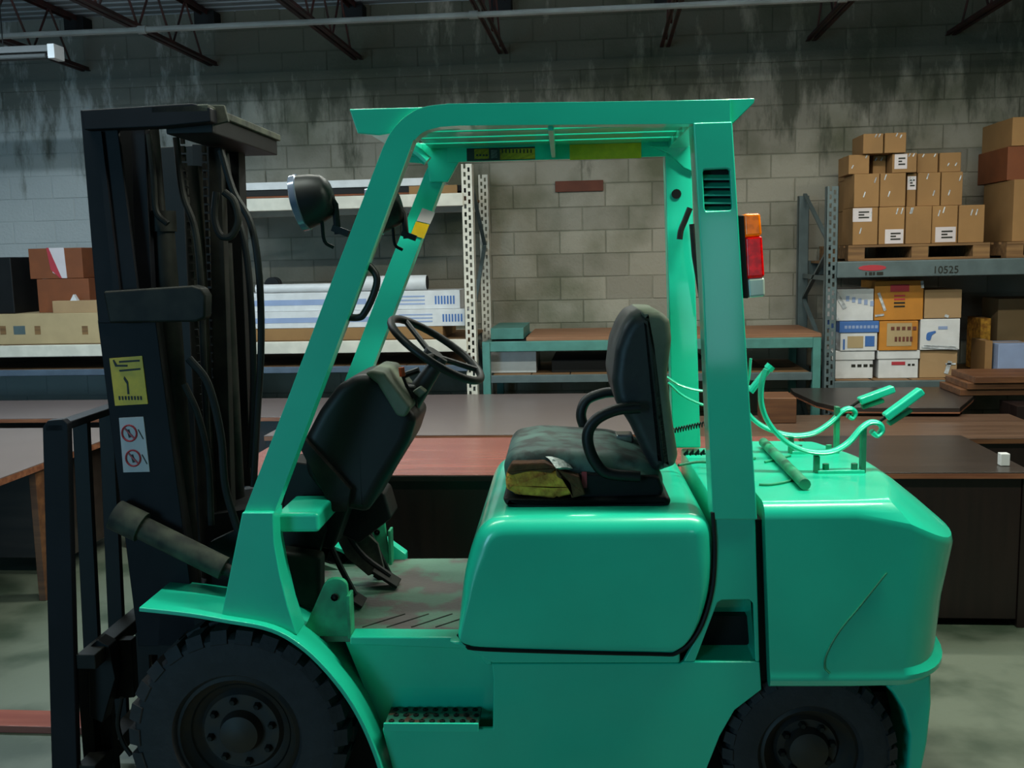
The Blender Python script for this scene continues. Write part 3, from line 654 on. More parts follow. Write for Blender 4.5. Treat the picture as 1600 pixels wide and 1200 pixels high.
pk.add(r0+r1, [(i, (i+1) % n_, (i+1) % n_+n_, i+n_) for i in range(n_)]+[tuple(range(n_, 2*n_))]); pk.build('step_pocket', G0, frame)
# recess behind the step, ledge, far side
MB().prism(P([(540, 1003), (800, 1003), (800, 1150), (600, 1150)], .14), .14, .16).build('step_recess', G0, frame)
MB().prism(P([(548, 992), (770, 994), (770, 1037), (760, 1037), (740, 1012), (548, 1005)], .10), .085, .16).build('floor_sill', G0, frame, bevel=.006)
MB().prism(P([(700, 1003), (768, 1003), (1063, 1015), (1063, 1037), (770, 1037)], Y0), Y0, .12).build('hood_ledge', G0, frame, bevel=.008)
zf = pf(640, 995, .12).z
xa, xb = pf(500, 995, .12).x, pf(800, 995, .12).x
MB().box(xa-.15, xb, .13, .94, zf-.02, zf).build('floor_plate', 'floorplate', frame)
for k in range(4):
    x = xa+.12+.08*k; MB().beam((x, .2, zf+.001), (x+.12, .32, zf+.001), .004, .003).build('anti_slip_rib', 'dust', frame, smooth=0)
# engine bay mass hidden under the hood
MB().box(pf(730, 1000, .15).x, pf(1180, 1000, .15).x, .16, .95, .25, zf+.05).build('engine_bay', 'black', frame)
MB().box(xa-.5, xb, .30, .80, .22, zf-.03).build('axle_housing', 'black', frame)
MB().prism(lower, 1.03, 1.05).build('far_side_panel', G0, frame)
# step
st = P([(600, 1108), (742, 1106), (750, 1137), (602, 1133)], .02)
zs = pf(670, 1132, .02).z; x0 = pf(600, 1132, .02).x; x1 = pf(748, 1132, .02).x
stp = MB().box(x0, x1, .015, .16, zs-.012, zs).build('step', 'step', frame, bevel=.004)
MB().box(x0, x1, .01, .018, zs-.02, zs+.008).build('step_lip', G0, stp, bevel=.002)
for i in range(9):
    for j in range(3):
        x = x0+.02+i*(x1-x0-.04)/8+(.008 if j % 2 else 0); MB().lathe([(.009, 0), (.009, .004), (.004, .006), (.004, 0)], (x, .04+j*.04, zs), 8, 'Z').build('grip_stud', 'grime', stp, smooth=0)
# ---- fender
c2 = [Vector((a, b_, 0)) for a, b_ in P([(217, 949), (290, 957), (350, 967), (425, 982), (480, 1015), (530, 1068), (565, 1122), (592, 1185), (606, 1240), (612, 1300)], .0)]
arc = [(v.x, v.y) for v in smooth_path(c2, 5)]
up_, dn_ = [], []
for i, (x, z) in enumerate(arc):
    a = Vector(arc[max(i-1, 0)]); b2 = Vector(arc[min(i+1, len(arc)-1)]); d = (b2-a).normalized(); nn = Vector((-d.y, d.x))
    if nn.y < 0 and nn.x < 0: nn = -nn
    up_.append((x, z)); dn_.append((x-nn.x*.014, z-nn.y*.014))
fen = MB().prism(up_+dn_[::-1], 0.0, .26).build('fender', G0, F, bevel=.003)
# wide flat front of the fender between wheel and mast
far_arc = [(x, z) for x, z in up_]
MB().prism(up_+dn_[::-1], .86, 1.1).build('far_fender', G0, fen, bevel=.003)
# inner wheel well
well = [(x-.02, z-.02) for x, z in dn_]
MB().prism(P([(250, 962), (350, 972), (430, 990), (520, 1060), (580, 1160), (610, 1300), (230, 1300)], .24), .24, .27).build('wheel_well', 'black', F)
# ---- wheels
def wheel(cx, R, y0, wd, name, nl, parent, rim=.56):
    r = R*rim
    pr = [(r, .02), (r+.012, .0), (R*.80, -.004), (R*.92, .004), (R*.955, .022), (R*.955, wd-.022), (R*.93, wd), (r, wd-.02)]
    ty = MB().lathe([(a, h+y0) for a, h in pr], (cx, 0, R), 56)
    t = ty.build(name, 'rubber', parent, smooth=40)
    lug = MB()
    for k in range(nl):
        a = 2*math.pi*k/nl
        for side in (0, 1):
            a2 = a+(math.pi/nl if side else 0); ca, sa = math.cos(a2), math.sin(a2); tx = Vector((-sa, 0, ca)); rr = Vector((ca, 0, sa)); ya, yb2 = (y0+.0, y0+wd*.46) if not side else (y0+wd*.54, y0+wd)
            C_ = Vector((cx, 0, R)); hw = math.pi*R/nl*.62
            vs = []
            for yy, ri in ((ya-.004, R*.89), (ya+.012, R*1.0), (yb2-.005, R*1.0), (yb2, R*.95)):
                for s in (-1, 1):
                    vs.append(C_+rr*ri+tx*(s*hw)+Vector((0, yy if not side else (ya+yb2-yy), 0)))
            for yy, ri in ((ya, R*.88), (yb2, R*.9)):
                for s in (-1, 1): vs.append(C_+rr*ri+tx*(s*hw)+Vector((0, yy if not side else (ya+yb2-yy), 0)))
            lug.add(vs, [(0, 1, 3, 2), (2, 3, 5, 4), (4, 5, 7, 6), (0, 2, 4, 6, 10, 8), (1, 9, 11, 7, 5, 3), (8, 9, 1, 0), (6, 7, 11, 10)])
    lug.build('tread_lugs', 'rubber', t, smooth=0)['kind'] = 'stuff'
    MB().lathe([(r+.004, y0+.02), (r-.01, y0+.012), (r-.02, y0+.03), (r*.72, y0+.06), (r*.68, y0+.065), (r*.62, y0+.05), (.07, y0+.05), (.06, y0+.02), (.03, y0+.01), (0, y0+.01)], (cx, 0, R), 40).build('rim', 'rim', t, smooth=50)
    MB().lathe([(r*.80, y0+.045), (r*.82, y0+.04), (r*.86, y0+.05)], (cx, 0, R), 40).build('lock_ring', 'grime', t)
    for k in range(8):
        a = 2*math.pi*k/8+.2; MB().lathe([(.013, .03), (.013, .0), (.008, -.012), (0, -.012)], (cx+r*.52*math.cos(a), y0+.045, R+r*.52*math.sin(a)), 6).build('lug_nut', 'grime', t, smooth=0)
    return t
cF = pf(370, 1190, .0).x; cRr = pf(1272, 1240, .02).x
wheel(cF, .347, .01, .2, 'front_wheel', 26, F); wheel(cF, .347, .88, .2, 'front_wheel', 26, F)
wheel(cRr, .268, .07, .17, 'rear_wheel', 30, F); wheel(cRr, .268, .86, .17, 'rear_wheel', 30, F)
MB().tube([(cRr, .2, .268), (cRr, .9, .268)], .06, 14).build('rear_axle', 'black', F)
MB().tube([(cF, .2, .347), (cF, .9, .347)], .09, 14).build('front_axle', 'black', F)
# ---- hood
hp = P([(714, 1000), (726, 885), (752, 807), (1111, 803), (1114, 875), (1108, 930), (1090, 982), (1062, 1017), (740, 1009)], Y0)
hp = rp(hp, [.06, .3, .13, .09, .1, .1, .1, .05, .1], 7)
zmh = sum(p[1] for p in hp)/len(hp); zth = max(p[1] for p in hp); zbh = min(p[1] for p in hp)
hood = MB().rprism(hp, .02, 1.02, .052, 8, fac=lambda x, z: .25+.75*max(0, min(1, (z-zbh-.05)/(zth-zbh-.15))), fan=True).build('engine_hood', G0, F, smooth=50)
# seam strip between hood and rear cowl
sm = [Vector((a, 0, b_)) for a, b_ in P([(1113, 800), (1117, 860), (1112, 925), (1092, 985), (1060, 1018), (1010, 1021), (760, 1014), (730, 1006), (716, 990)], Y0)]
MB().tube([v+Vector((0, .047, 0)) for v in smooth_path(sm, 5)], .0065, 6).build('rubber_seal', 'black', hood)
zh = pf(1186, 792, Y0).z
# rear cowl
rc_ = P([(1119, 796), (1182, 792), (1184, 922), (1126, 922), (1121, 880)], Y0)
rcw = MB().rprism(rp([(rc_[0][0]+.004, zh-.004), (rc_[1][0]+.002, zh-.004), rc_[2], rc_[3], rc_[4]], .01, 2), .07, 1.03, .05, 5).build('rear_cowl', G0, F, smooth=50)
v = pfz(1095, 715, zh); b = MB()
for k in range(7): b.tube([(v.x-.06+k*.02, v.y, zh+.012), (v.x-.06+k*.02+.012, v.y-.012, zh+.03), (v.x-.05+k*.02, v.y, zh+.014)], .006, 6)
b.build('cable_clip', 'black', rcw)
# ---- counterweight
xf = pf(1194, 800, .04).x; ztp = pf(1300, 789, .06).z+.012; zbt = pf(1300, 1078, .04).z
xrear = pf(1471, 800, .42).x
def plan(n=22, front=xf, rear=xrear, ya=.035, yb=1.065, e=2.7, straight=.36):
    out = [(front, ya), (front+.12, ya), (front+straight*.75, ya+.001)]
    L_ = rear-front-straight; cy = (ya+yb)/2; hy = (yb-ya)/2
    for k in range(1, n):
        a = -math.pi/2+math.pi*k/n; c_, s_ = math.cos(a), math.sin(a)
        out.append((front+straight+L_*abs(c_)**(2/e), cy+hy*math.copysign(abs(s_)**(2/e), s_)))
    out += [(front+straight*.75, yb-.001), (front+.12, yb), (front, yb)]; return out
A = plan(); H = ztp-zbt
def ringz(pts, z, ins=0, rearins=0, droprear=0, cx=None):
    out = []; cx = xf+.25; cy = .55; R_ = xrear-xf
    for x, y in pts:
        t = max(0, min(1, (x-(xf+.30))/(xrear-xf-.30))); t = t*t*(3-2*t)
        nx = x-(rearins*t+ (ins if x > xf+.02 else 0)*.5*t); ny = y+(ins if y < cy else -ins)*(1-.4*t)*(1 if abs(y-cy) > .02 else 0)+(cy-y)*(.10*rearins/.12)*t
        if x < xf+.2: nx += .042*(ztp-z)          # the front face leans back a little
        out.append((nx, ny, z-droprear*t))
    return out
rings = [ringz(A, zbt, .03, .06), ringz(A, zbt+.01, .012, .034), ringz(A, zbt+.03, .0, .020), ringz(A, zbt+.045, -.001, .020), ringz(A, zbt+.065, .003, .042), ringz(A, zbt+.25, .0, .028),
         ringz(A, ztp-.05, .0, 0, .125), ringz(A, ztp-.032, .002, .004, .118), ringz(A, ztp-.018, .009, .07, .07), ringz(A, ztp-.007, .020, .14, .018), ringz(A, ztp-.002, .032, .165, .002), ringz(A, ztp, .045, .175, 0)]
cw = MB().loft(rings).build('counterweight', G0, F, smooth=24)
# engraved swoosh on the flank
sw = smooth_path([Vector((a, .034, b_)) for a, b_ in P([(1385, 895), (1345, 945), (1312, 985), (1292, 1020), (1288, 1042), (1296, 1052)], .035)], 5)
MB().tube(sw, .0025, 6).build('casting_line', 'greend', cw)
# lower tail
tl = P([(1383, 1072), (1420, 1062), (1456, 1036), (1456, 1100), (1450, 1160), (1436, 1230), (1425, 1270), (1405, 1270), (1418, 1200), (1421, 1150), (1412, 1112), (1396, 1085)], .12)
MB().prism(tl, .12, .98).build('tail_skirt', G0, cw, bevel=.012, seg=3)
MB().prism(P([(1180, 1085), (1400, 1085), (1415, 1250), (1180, 1250)], .28), .3, .8).build('rear_wheel_well', 'black', F)
# gap between cowl and counterweight
MB().prism(P([(1174, 812), (1196, 812), (1206, 1068), (1182, 1062)], .09), .09, .9).build('body_gap', 'dark', F)
# ---- overhead guard
GY = .06
rail = P([(545, 170), (1180, 153), (1179, 160), (1146, 193), (700, 197), (640, 203), (592, 211), (558, 208)], GY)
guard = MB().prism(rail, GY+.006, GY+.03).build('overhead_guard', G0, F, bevel=.003)
outer = [(383, 800), (455, 612), (527, 420), (599, 232), (612, 207), (632, 185), (660, 169), (700, 163), (1140, 157)]
inner = [(1140, 194), (720, 197), (690, 199), (665, 206), (649, 220), (640, 238), (572, 422), (505, 600), (430, 800)]
op = P(outer, GY); ip = P(inner, GY)
def rsub(pts, a, b_): # smooth the bent corner
    return pts[:a]+[(v.x, v.y) for v in smooth_path([Vector((*p, 0)) for p in pts[a:b_]], 4)]+pts[b_:]
op = rsub(op, 3, 8); ip = rsub(ip, 2, 7)
MB().prism(op+ip, GY-.012, GY+.05).build('front_pillar', G0, guard, bevel=.006)
gus = P([(383, 797), (431, 797), (433, 845), (441, 890), (453, 940), (468, 987), (405, 975), (349, 965)], GY)
MB().prism(gus, .03, .13).build('pillar_foot', G0, guard, bevel=.004)
# far side, same outline shifted across
def shift(pts, dy=.0, dx=0): return [(x+dx, z+dy) for x, z in pts]
FYg = .97
MB().prism(rail, FYg+.0, FYg+.024).build('far_side_plate', G0, guard, bevel=.003)
MB().prism(op+ip, FYg-.03, FYg+.04).build('far_front_pillar', G0, guard, bevel=.006)
MB().prism(gus, FYg, FYg+.06).build('far_pillar_foot', G0, guard)
# deeper inner rail on the far side that carries the stickers
fz0 = pf(900, 249, FYg-.03).z; fz1 = pf(900, 226, FYg-.03).z
xg0 = pf(700, 240, FYg-.03).x; xg1 = pf(1075, 240, FYg-.03).x
MB().box(xg0, xg1, FYg-.05, FYg-.035, fz0, fz1+.02).build('far_rail_face', G0, guard, bevel=.002)
ggz = P([(655, 225), (735, 226), (725, 240), (700, 285), (672, 285), (668, 250)], FYg-.03)
MB().prism(ggz, FYg-.045, FYg-.02).build('corner_gusset', G0, guard, bevel=.003)
def stick_far(px0, px1, py0, py1, m, y=FYg-.053):
    a, b2 = pf(px0, py0, y), pf(px1, py1, y); return MB().box(a.x, b2.x, y, y+.002, min(a.z, b2.z), max(a.z, b2.z)).build('sticker', m, guard, smooth=0)
stick_far(729, 836, 232, 249, 'ink'); stick_far(741, 764, 233, 248, 'yellow'); stick_far(767, 777, 234, 247, 'white')
stick_far(781, 836, 233, 248, 'yellow'); stick_far(890, 1002, 226, 247, 'yellow')
for k in range(9): stick_far(784+k*5.6, 786+k*5.6, 233, 239, 'ink', FYg-.055)
for k in range(4): stick_far(744+k*5, 747+k*5, 241, 244, 'ink', FYg-.055)
# roof bars, lengthwise, and cross beams
zr0 = pf(900, 190, GY).z; zr1 = pf(900, 163, GY).z; xr0 = pf(610, 180, GY).x; xr1 = pf(1140, 180, GY).x
for k in range(5):
    y = .12+k*.17; MB().box(xr0, xr1, y, y+.125, zr1-.020, zr1-.002).build('roof_bar', G0, guard, bevel=.003)
for px, nm in ((575, 'front_crossbeam'), (860, 'middle_crossbeam'), (1112, 'rear_crossbeam')):
    x = pf(px, 180, GY).x; MB().box(x-.035 if px != 860 else x-.008, x+.035 if px != 860 else x+.008, GY+.03, FYg, zr0-.02 if px == 860 else zr0+.004, zr1-.004).build(nm, G0, guard, bevel=.003)
# rear pillars
rpx = P([(1083, 192), (1144, 190), (1160, 450), (1183, 812), (1114, 812), (1098, 450)], .05)
vent = P([(1098, 266), (1139, 264), (1143, 328), (1101, 330)], .05)
rp_n = MB().prism(rpx, .045, .062, [rp(vent, .006, 2)]).build('rear_pillar', G0, guard, bevel=.005)
edge_l = P([(1083, 192), (1098, 450), (1114, 812), (1120, 812), (1104, 450), (1089, 192)], .05); MB().prism(edge_l, .062, .15).build('pillar_flange', G0, rp_n, bevel=.002)
edge_r = P([(1138, 190), (1154, 450), (1177, 812), (1183, 812), (1160, 450), (1144, 190)], .05); MB().prism(edge_r, .062, .15).build('pillar_flange', G0, rp_n, bevel=.002)
MB().prism(P([(1095, 262), (1140, 260), (1146, 335), (1100, 336)], .08), .085, .09).build('vent_backing', 'dark', rp_n)
for k in range(5):
    y_ = 274+k*12.5; a, b2 = pf(1098+k*.6, y_, .05), pf(1141+k*.8, y_, .05)
    MB().add([(a.x, .052, a.z-.013), (b2.x, .052, b2.z-.013), (b2.x, .052, b2.z-.009), (a.x, .052, a.z-.009), (a.x, .078, a.z), (b2.x, .078, b2.z), (b2.x, .078, b2.z+.004), (a.x, .078, a.z+.004)], [(0, 1, 2, 3), (4, 7, 6, 5), (0, 4, 5, 1), (3, 2, 6, 7), (0, 3, 7, 4), (1, 5, 6, 2)]).build('louver', G0, rp_n, smooth=0)
frp = P([(1039, 235), (1080, 235), (1095, 700), (1051, 700)], FYg-.05)
MB().prism(frp, FYg-.05, FYg+.03).build('far_rear_pillar', G0, guard, bevel=.005)
MB().prism(P([(1015, 228), (1085, 228), (1085, 270), (1068, 262), (1045, 240)], FYg-.06), FYg-.065, FYg-.04).build('corner_gusset', G0, guard, bevel=.003)
v = pf(1057, 303, FYg-.055); MB().lathe([(.018, 0), (.018, -.006), (0, -.006)], (v.x, FYg-.05, v.z), 12).build('plug', 'black', guard)
MB().tube(smooth_path([pf(1078, 325, FYg-.1), pf(1070, 345, FYg-.1), pf(1064, 360, FYg-.1), pf(1062, 374, FYg-.1)], 4), .011, 8).build('rear_grip', 'grime', guard)
MB().tube([pf(1082, 350, .8), pf(1086, 400, .8), pf(1096, 460, .8), pf(1102, 500, .8)], .012, 8).build('rear_grip', 'grime', guard)
# marks on the front far pillar
MB().prism(P([(660, 325), (680, 332), (672, 350), (651, 345)], FYg-.033), FYg-.034, FYg-.03).build('sticker', 'white', guard, smooth=0)
MB().prism(P([(650, 346), (671, 351), (662, 373), (642, 366)], FYg-.033), FYg-.034, FYg-.03).build('sticker', 'yellow', guard, smooth=0)
# grab handle
hd = smooth_path([pf(560, 408, .09), pf(577, 416, .09), pf(589, 435, .09), pf(583, 462, .09), pf(570, 488, .09), pf(560, 496, .09), pf(530, 495, .09)], 5)
MB().tube(hd, .011, 12).build('grab_handle', 'plastic', guard)
# hook under guard
v = pf(655, 243, .5); MB().tube([pf(640, 230, .5), pf(655, 240, .5), pf(668, 252, .5)], .018, 10).build('front_hook', G0, guard)
# tail lamp
lm = MB().prism(P([(1152, 336), (1162, 336), (1169, 466), (1160, 466)], .07), .06, .16).build('tail_lamp', 'black', F, bevel=.004)
for nm, pp_, m_ in (('amber_lens', [(1162, 334), (1188, 333), (1191, 368), (1164, 370)], 'amber'), ('red_lens', [(1164, 370), (1191, 368), (1195, 433), (1167, 435)], 'red'), ('clear_lens', [(1167, 435), (1195, 433), (1196, 463), (1170, 466)], 'clear')):
    MB().prism(P(pp_, .065), .062, .155).build(nm, m_, lm, bevel=.008, seg=3)
# ---- headlamps
def headlamp(px, py, Y, h, nm):
    c_ = pf(px, py, Y); t = math.radians(-12)
    R_ = Matrix.Rotation(t, 4, 'Y')
    b = MB(); pr = [(0, .095), (.045, .092), (.066, .075), (.077, .04), (h*.97, .008), (h, .0), (h, -.012)]
    b.lathe(pr, (0, 0, 0), 28, 'X'); b.v = [tuple((R_ @ Vector(v))+c_) for v in b.v]
    o = b.build('headlamp', 'plastic', F, smooth=50)
    b = MB(); b.lathe([(h*.96, -.012), (h*.8, -.02), (0, -.026)], (0, 0, 0), 28, 'X'); b.v = [tuple((R_ @ Vector(v))+c_) for v in b.v]; b.build('lamp_glass', 'lens', o)
    b = MB(); b.lathe([(h-.004, .006), (h+.003, .002), (h+.003, -.016), (h-.008, -.02), (h-.012, -.014)], (0, 0, 0), 28, 'X'); b.v = [tuple((R_ @ Vector(v))+c_) for v in b.v]; b.build('lamp_rim', 'lens', o)
    b = MB(); b.tube([c_+Vector((.075, 0, .03)), c_+Vector((.10, 0, -.01)), c_+Vector((.105, 0, -.1))], .011, 8); b.build('bracket', 'black', o)
    b = MB(); b.tube(smooth_path([c_+Vector((.06, -.01, -.06)), c_+Vector((.065, -.01, -.12)), c_+Vector((.09, 0, -.14))], 4), .006, 6); b.build('cable', 'black', o)
    b = MB(); b.beam(c_+Vector((.09, 0, -.08)), c_+Vector((.14, 0, -.10)), .025, .02); b.build('mount', 'black', o)
headlamp(473, 316, .2, .085, 'n'); headlamp(588, 330, .72, .085, 'f')
# ---- mast
def tp(pts, y0, y1, nm, m, par, bev=.003): return MB().prism(P(pts, y0), y0, y1).build(nm, m, par, bevel=bev)
mast = tp([(152, 500), (243, 500), (310, 1010), (216, 1010)], .24, .265, 'mast', 'navy', F)
tp([(152, 500), (164, 500), (228, 1010), (216, 1010)], .265, .34, 'outer_channel_flange', 'navy', mast)
tp([(231, 500), (243, 500), (310, 1010), (298, 1010)], .265, .34, 'outer_channel_flange', 'black', mast)
tp([(125, 172), (180, 170), (222, 505), (153, 505)], .235, .25, 'inner_channel', 'navy', mast)
tp([(150, 205), (158, 205), (192, 500), (182, 500)], .222, .24, 'channel_rib', 'navy', mast, 0)
tp([(203, 200), (226, 200), (262, 1000), (236, 1000)], .29, .33, 'inner_channel', 'navy', mast)
tp([(176, 200), (216, 200), (240, 500), (206, 500)], .34, .36, 'channel_web', 'black', mast)
tp([(160, 455), (300, 446), (314, 450), (321, 462), (320, 497), (305, 503), (170, 505)], .18, .245, 'mast_bracket', 'grime', mast, .008)
# far channels
for pts, y0 in (([(340, 225), (372, 225), (392, 760), (352, 760)], .82), ([(300, 225), (335, 225), (355, 900), (310, 900)], .70)):
    tp(pts, y0, y0+.08, 'far_channel', 'black', mast)
tp([(325, 230), (345, 230), (362, 800), (338, 800)], .55, .6, 'chain_guard', 'grime', mast)
tp([(215, 232), (345, 225), (372, 930), (262, 930)], .84, .86, 'carriage_plate', 'black', mast)  # added dark sheet that closes the see-through gap in the mast
# top ties
zt_ = pf(215, 168, .2).z
tp([(127, 172), (300, 161), (328, 168), (330, 190), (250, 198), (131, 203)], .2, .26, 'top_tie', 'navy', mast, .004)
tp([(300, 163), (350, 164), (357, 190), (332, 196), (302, 196)], .265, .28, 'lit_end_plate', 'dust', mast)  # paler piece: light on the tie's end face put into the colour
a, b2 = pf(215, 168, .2), pf(310, 162, .2)
MB().box(a.x+.04, b2.x+.03, .2, .99, zt_-.02, zt_+.004).build('top_plate', 'dust', mast, bevel=.004)
MB().box(a.x+.06, b2.x+.02, .26, .97, zt_-.075, zt_-.02).build('top_crosshead', 'black', mast, bevel=.004)
MB().box(pf(240, 960, .4).x, pf(340, 960, .4).x, .27, .9, pf(300, 1000, .4).z, pf(300, 930, .4).z).build('bottom_tie', 'black', mast)
# rams
def ram(pt, pb, Y, r, nm='lift_ram'):
    o = MB().tube([pf(*pt, Y), pf(*pb, Y)], r, 18).build(nm, 'grime', mast); return o
rm = ram((252, 345), (300, 960), .36, .040); MB().tube([pf(240, 200, .36), pf(252, 345, .36)], .017, 12).build('piston_rod', 'chrome' if False else 'grime', rm)
MB().tube([pf(251, 330, .36), pf(253, 362, .36)], .048, 18).build('ram_collar', 'grime', rm)
rm = ram((345, 380), (372, 900), .74, .040); MB().tube([pf(338, 230, .74), pf(345, 380, .74)], .017, 12).build('piston_rod', 'grime', rm)
rm = ram((300, 260), (330, 900), .55, .034)
# chains
for x0_, x1_, Y in ((285, 330, .45), (318, 345, .62)):
    a, b2 = pf(x0_, 215, Y), pf(x1_, 800, Y); n = 46; ch = MB()
    for k in range(n):
        p = a.lerp(b2, k/n); q = a.lerp(b2, (k+.75)/n); ch.beam(p, q, .02 if k % 2 else .012, .012, (1, 0, 0))
    ch.build('lift_chain', 'grime', mast, smooth=0)
def hose(pts, r=.011, m='plastic'): MB().tube(smooth_path([pf(*p) for p in pts], 6), r, 10).build('hydraulic_hose', m, mast)
hose([(345, 235, .5), (365, 300, .5), (392, 350, .5), (405, 430, .5), (408, 540, .5), (402, 650, .5), (396, 760, .5)], .012)
hose([(352, 240, .6), (362, 310, .6), (382, 380, .6), (392, 470, .6), (396, 600, .6), (390, 730, .6)], .012)
hose([(338, 300, .42), (335, 340, .42), (345, 368, .42), (362, 368, .42), (372, 345, .42), (366, 315, .42), (350, 300, .42)], .012, 'grime')
hose([(275, 215, .4), (285, 300, .4), (305, 360, .4), (314, 450, .4), (318, 560, .4), (325, 700, .4)], .011, 'grime')
hose([(295, 560, .3), (325, 600, .3), (345, 680, .3), (352, 760, .3), (372, 830, .3)], .013)
hose([(288, 600, .3), (310, 650, .3), (325, 720, .3), (330, 820, .3)], .011, 'grime')
hose([(232, 210, .3), (240, 280, .3), (244, 330, .3), (262, 350, .3)], .010, 'grime')
# decals
def decal(pts, Y, m, nm='warning_label'): return MB().prism(P(pts, Y), Y-.001, Y+.002).build(nm, m, mast, smooth=0)
dl = decal([(171, 560), (222, 556), (231, 631), (180, 634)], .238, 'yellow')
for pts in ([(176, 563), (180, 573), (199, 573), (199, 570), (183, 570), (178, 562)], [(186, 564), (186, 567), (218, 565), (218, 562)], [(194, 588), (200, 596), (202, 616), (199, 616), (198, 600), (193, 592)], [(186, 578), (187, 581), (219, 578), (219, 575)]):
    MB().prism(P(pts, .236), .2355, .239).build('print', 'ink', dl, smooth=0)
for k in range(8): x = 185+k*4.8; MB().prism(P([(x, 619), (x+2.6, 619), (x+3.2, 625), (x+.8, 625)], .236), .2355, .239).build('print', 'ink', dl, smooth=0)
d2 = decal([(186, 653), (224, 651), (234, 737), (193, 738)], .238, 'white', 'pictogram_label')
for cx_, cy_ in ((202, 677), (208, 716)):
    c_ = pf(cx_, cy_, .236); r_ = .024
    MB().tube([c_+Vector((r_*math.cos(a), 0, r_*math.sin(a)*1.1)) for a in [2*math.pi*i/20 for i in range(20)]], .003, 6, closed=True).build('prohibition_ring', 'redink', d2)
    MB().beam(c_+Vector((-.016, 0, .018)), c_+Vector((.016, 0, -.018)), .003, .005).build('prohibition_bar', 'redink', d2, smooth=0)
    MB().beam(c_+Vector((-.004, .001, .012)), c_+Vector((.002, .001, -.014)), .003, .009).build('print', 'ink', d2, smooth=0)
    MB().beam(c_+Vector((.03, .001, .012)), c_+Vector((.045, .001, -.02)), .003, .003).build('print', 'ink', d2, smooth=0)
# ---- fork carriage and load backrest
car = tp([(66, 668), (74, 657), (98, 655), (106, 662), (122, 1260), (82, 1260)], .12, .15, 'load_backrest', 'navy', F, .004)
for pts, Y in (([(62, 668), (80, 668), (118, 1250), (92, 1250)], .96), ([(60, 664), (86, 664), (116, 1250), (92, 1250)], .74), ([(61, 666), (86, 666), (118, 1250), (92, 1250)], .52), ([(61, 666), (86, 666), (118, 1250), (92, 1250)], .33)):
    q = P(pts, .12); MB().prism(q, Y, Y+.025).build('backrest_bar', 'black', car, bevel=.002)
a = pf(84, 660, .12); MB().box(a.x-.03, a.x+.03, .12, 1.0, a.z-.03, a.z-.005).build('top_rail', 'navy', car, bevel=.004)
for py_, h_, nm in ((1010, .05, 'upper_carriage_bar'), (1180, .06, 'lower_carriage_bar')):
    a = pf(150, py_, .2); MB().box(a.x-.035, a.x+.03, .13, .99, a.z-h_, a.z).build(nm, 'grime', car, bevel=.004)
for Y in (.22, .8):
    a = pf(120, 1040, Y); MB().box(pf(118, 1100, .2).x, pf(118, 1100, .2).x+.045, Y, Y+.11, .04, pf(120, 1040, .2).z).build('fork_shank', 'black', car, bevel=.004)
tp([(138, 1012), (152, 1000), (170, 1010), (180, 1060), (160, 1130), (140, 1120)], .2, .26, 'carriage_stop', 'black', car)
tp([(175, 1000), (205, 1000), (210, 1090), (150, 1095)], .3, .34, 'roller_bracket', 'grime', car)
tp([(128, 1075), (168, 1070), (185, 1250), (132, 1250)], .26, .3, 'carriage_plate', 'black', car)
MB().tube(smooth_path([pf(190, 1090, .2), pf(184, 1130, .2), pf(192, 1160, .2), pf(205, 1180, .2)], 5), .008, 8).build('hydraulic_hose', 'plastic', car)
# ---- tilt cylinder and front body behind the mast
tc = MB().tube([pf(196, 812, .2), pf(350, 888, .2)], .038, 16).build('tilt_cylinder', 'dust', F); MB().tube([pf(180, 804, .2), pf(222, 824, .2)], .05, 16).build('clevis', 'dust', tc); MB().tube([pf(350, 888, .2), pf(430, 925, .2)], .02, 12).build('piston_rod', 'grime', tc)
MB().prism(P([(325, 850), (430, 800), (500, 800), (505, 835), (470, 960), (330, 960)], .3), .32, .36).build('front_bulkhead', 'grime', F)
MB().box(pf(432, 800, .12).x, pf(500, 800, .12).x, .10, .34, pf(460, 815, .12).z-.03, pf(460, 795, .12).z-.01).build('dash_shelf', G0, F, bevel=.012, seg=3)
MB().prism(P([(330, 800), (395, 790), (420, 960), (330, 960)], .55), .5, .95).build('far_bulkhead', 'black', F)
# ---- dash cowl
dp = P([(474, 690), (500, 640), (530, 600), (560, 584), (596, 586), (628, 625), (652, 652), (640, 690), (600, 755), (575, 800), (520, 790), (480, 740)], .32)
dc = MB().rprism(rp(dp, .02, 3), .30, .60, .03, 4, fan=True).build('dash_cowl', 'plastic', F, smooth=45)
MB().prism(P([(570, 584), (578, 578), (600, 581), (642, 636), (634, 652), (620, 650), (590, 600)], .29), .285, .58).build('instrument_panel', 'pale', dc, bevel=.012, seg=3)
sc = MB().tube([pf(612, 690, .45), pf(640, 630, .45), pf(690, 558, .45)], [.042, .038, .024], 16).build('steering_column', 'plastic', F)
MB().box(pf(640, 610, .45).x-.03, pf(640, 610, .45).x+.03, .41, .5, pf(640, 640, .45).z, pf(640, 600, .45).z).build('switch_housing', 'plastic', sc, bevel=.01)
c_ = pf(682, 546, .45); u = Vector((.817, 0, -.576)); nrm = Vector((.57, -.09, .81)).normalized(); u = (u-nrm*u.dot(nrm)).normalized(); w_ = nrm.cross(u)
swh = MB().tube([c_+u*(.178*math.cos(a))+w_*(.178*math.sin(a)) for a in [2*math.pi*i/48 for i in range(48)]], .0135, 12, closed=True).build('steering_wheel', 'plastic', F)
for k in range(3):
    a = 2*math.pi*k/3+.5; MB().tube([c_-nrm*.025, c_+(u*math.cos(a)+w_*math.sin(a))*.17], .010, 8).build('spoke', 'plastic', swh)
MB().tube([c_-nrm*.05, c_-nrm*.01], .034, 16).build('hub', 'plastic', swh)
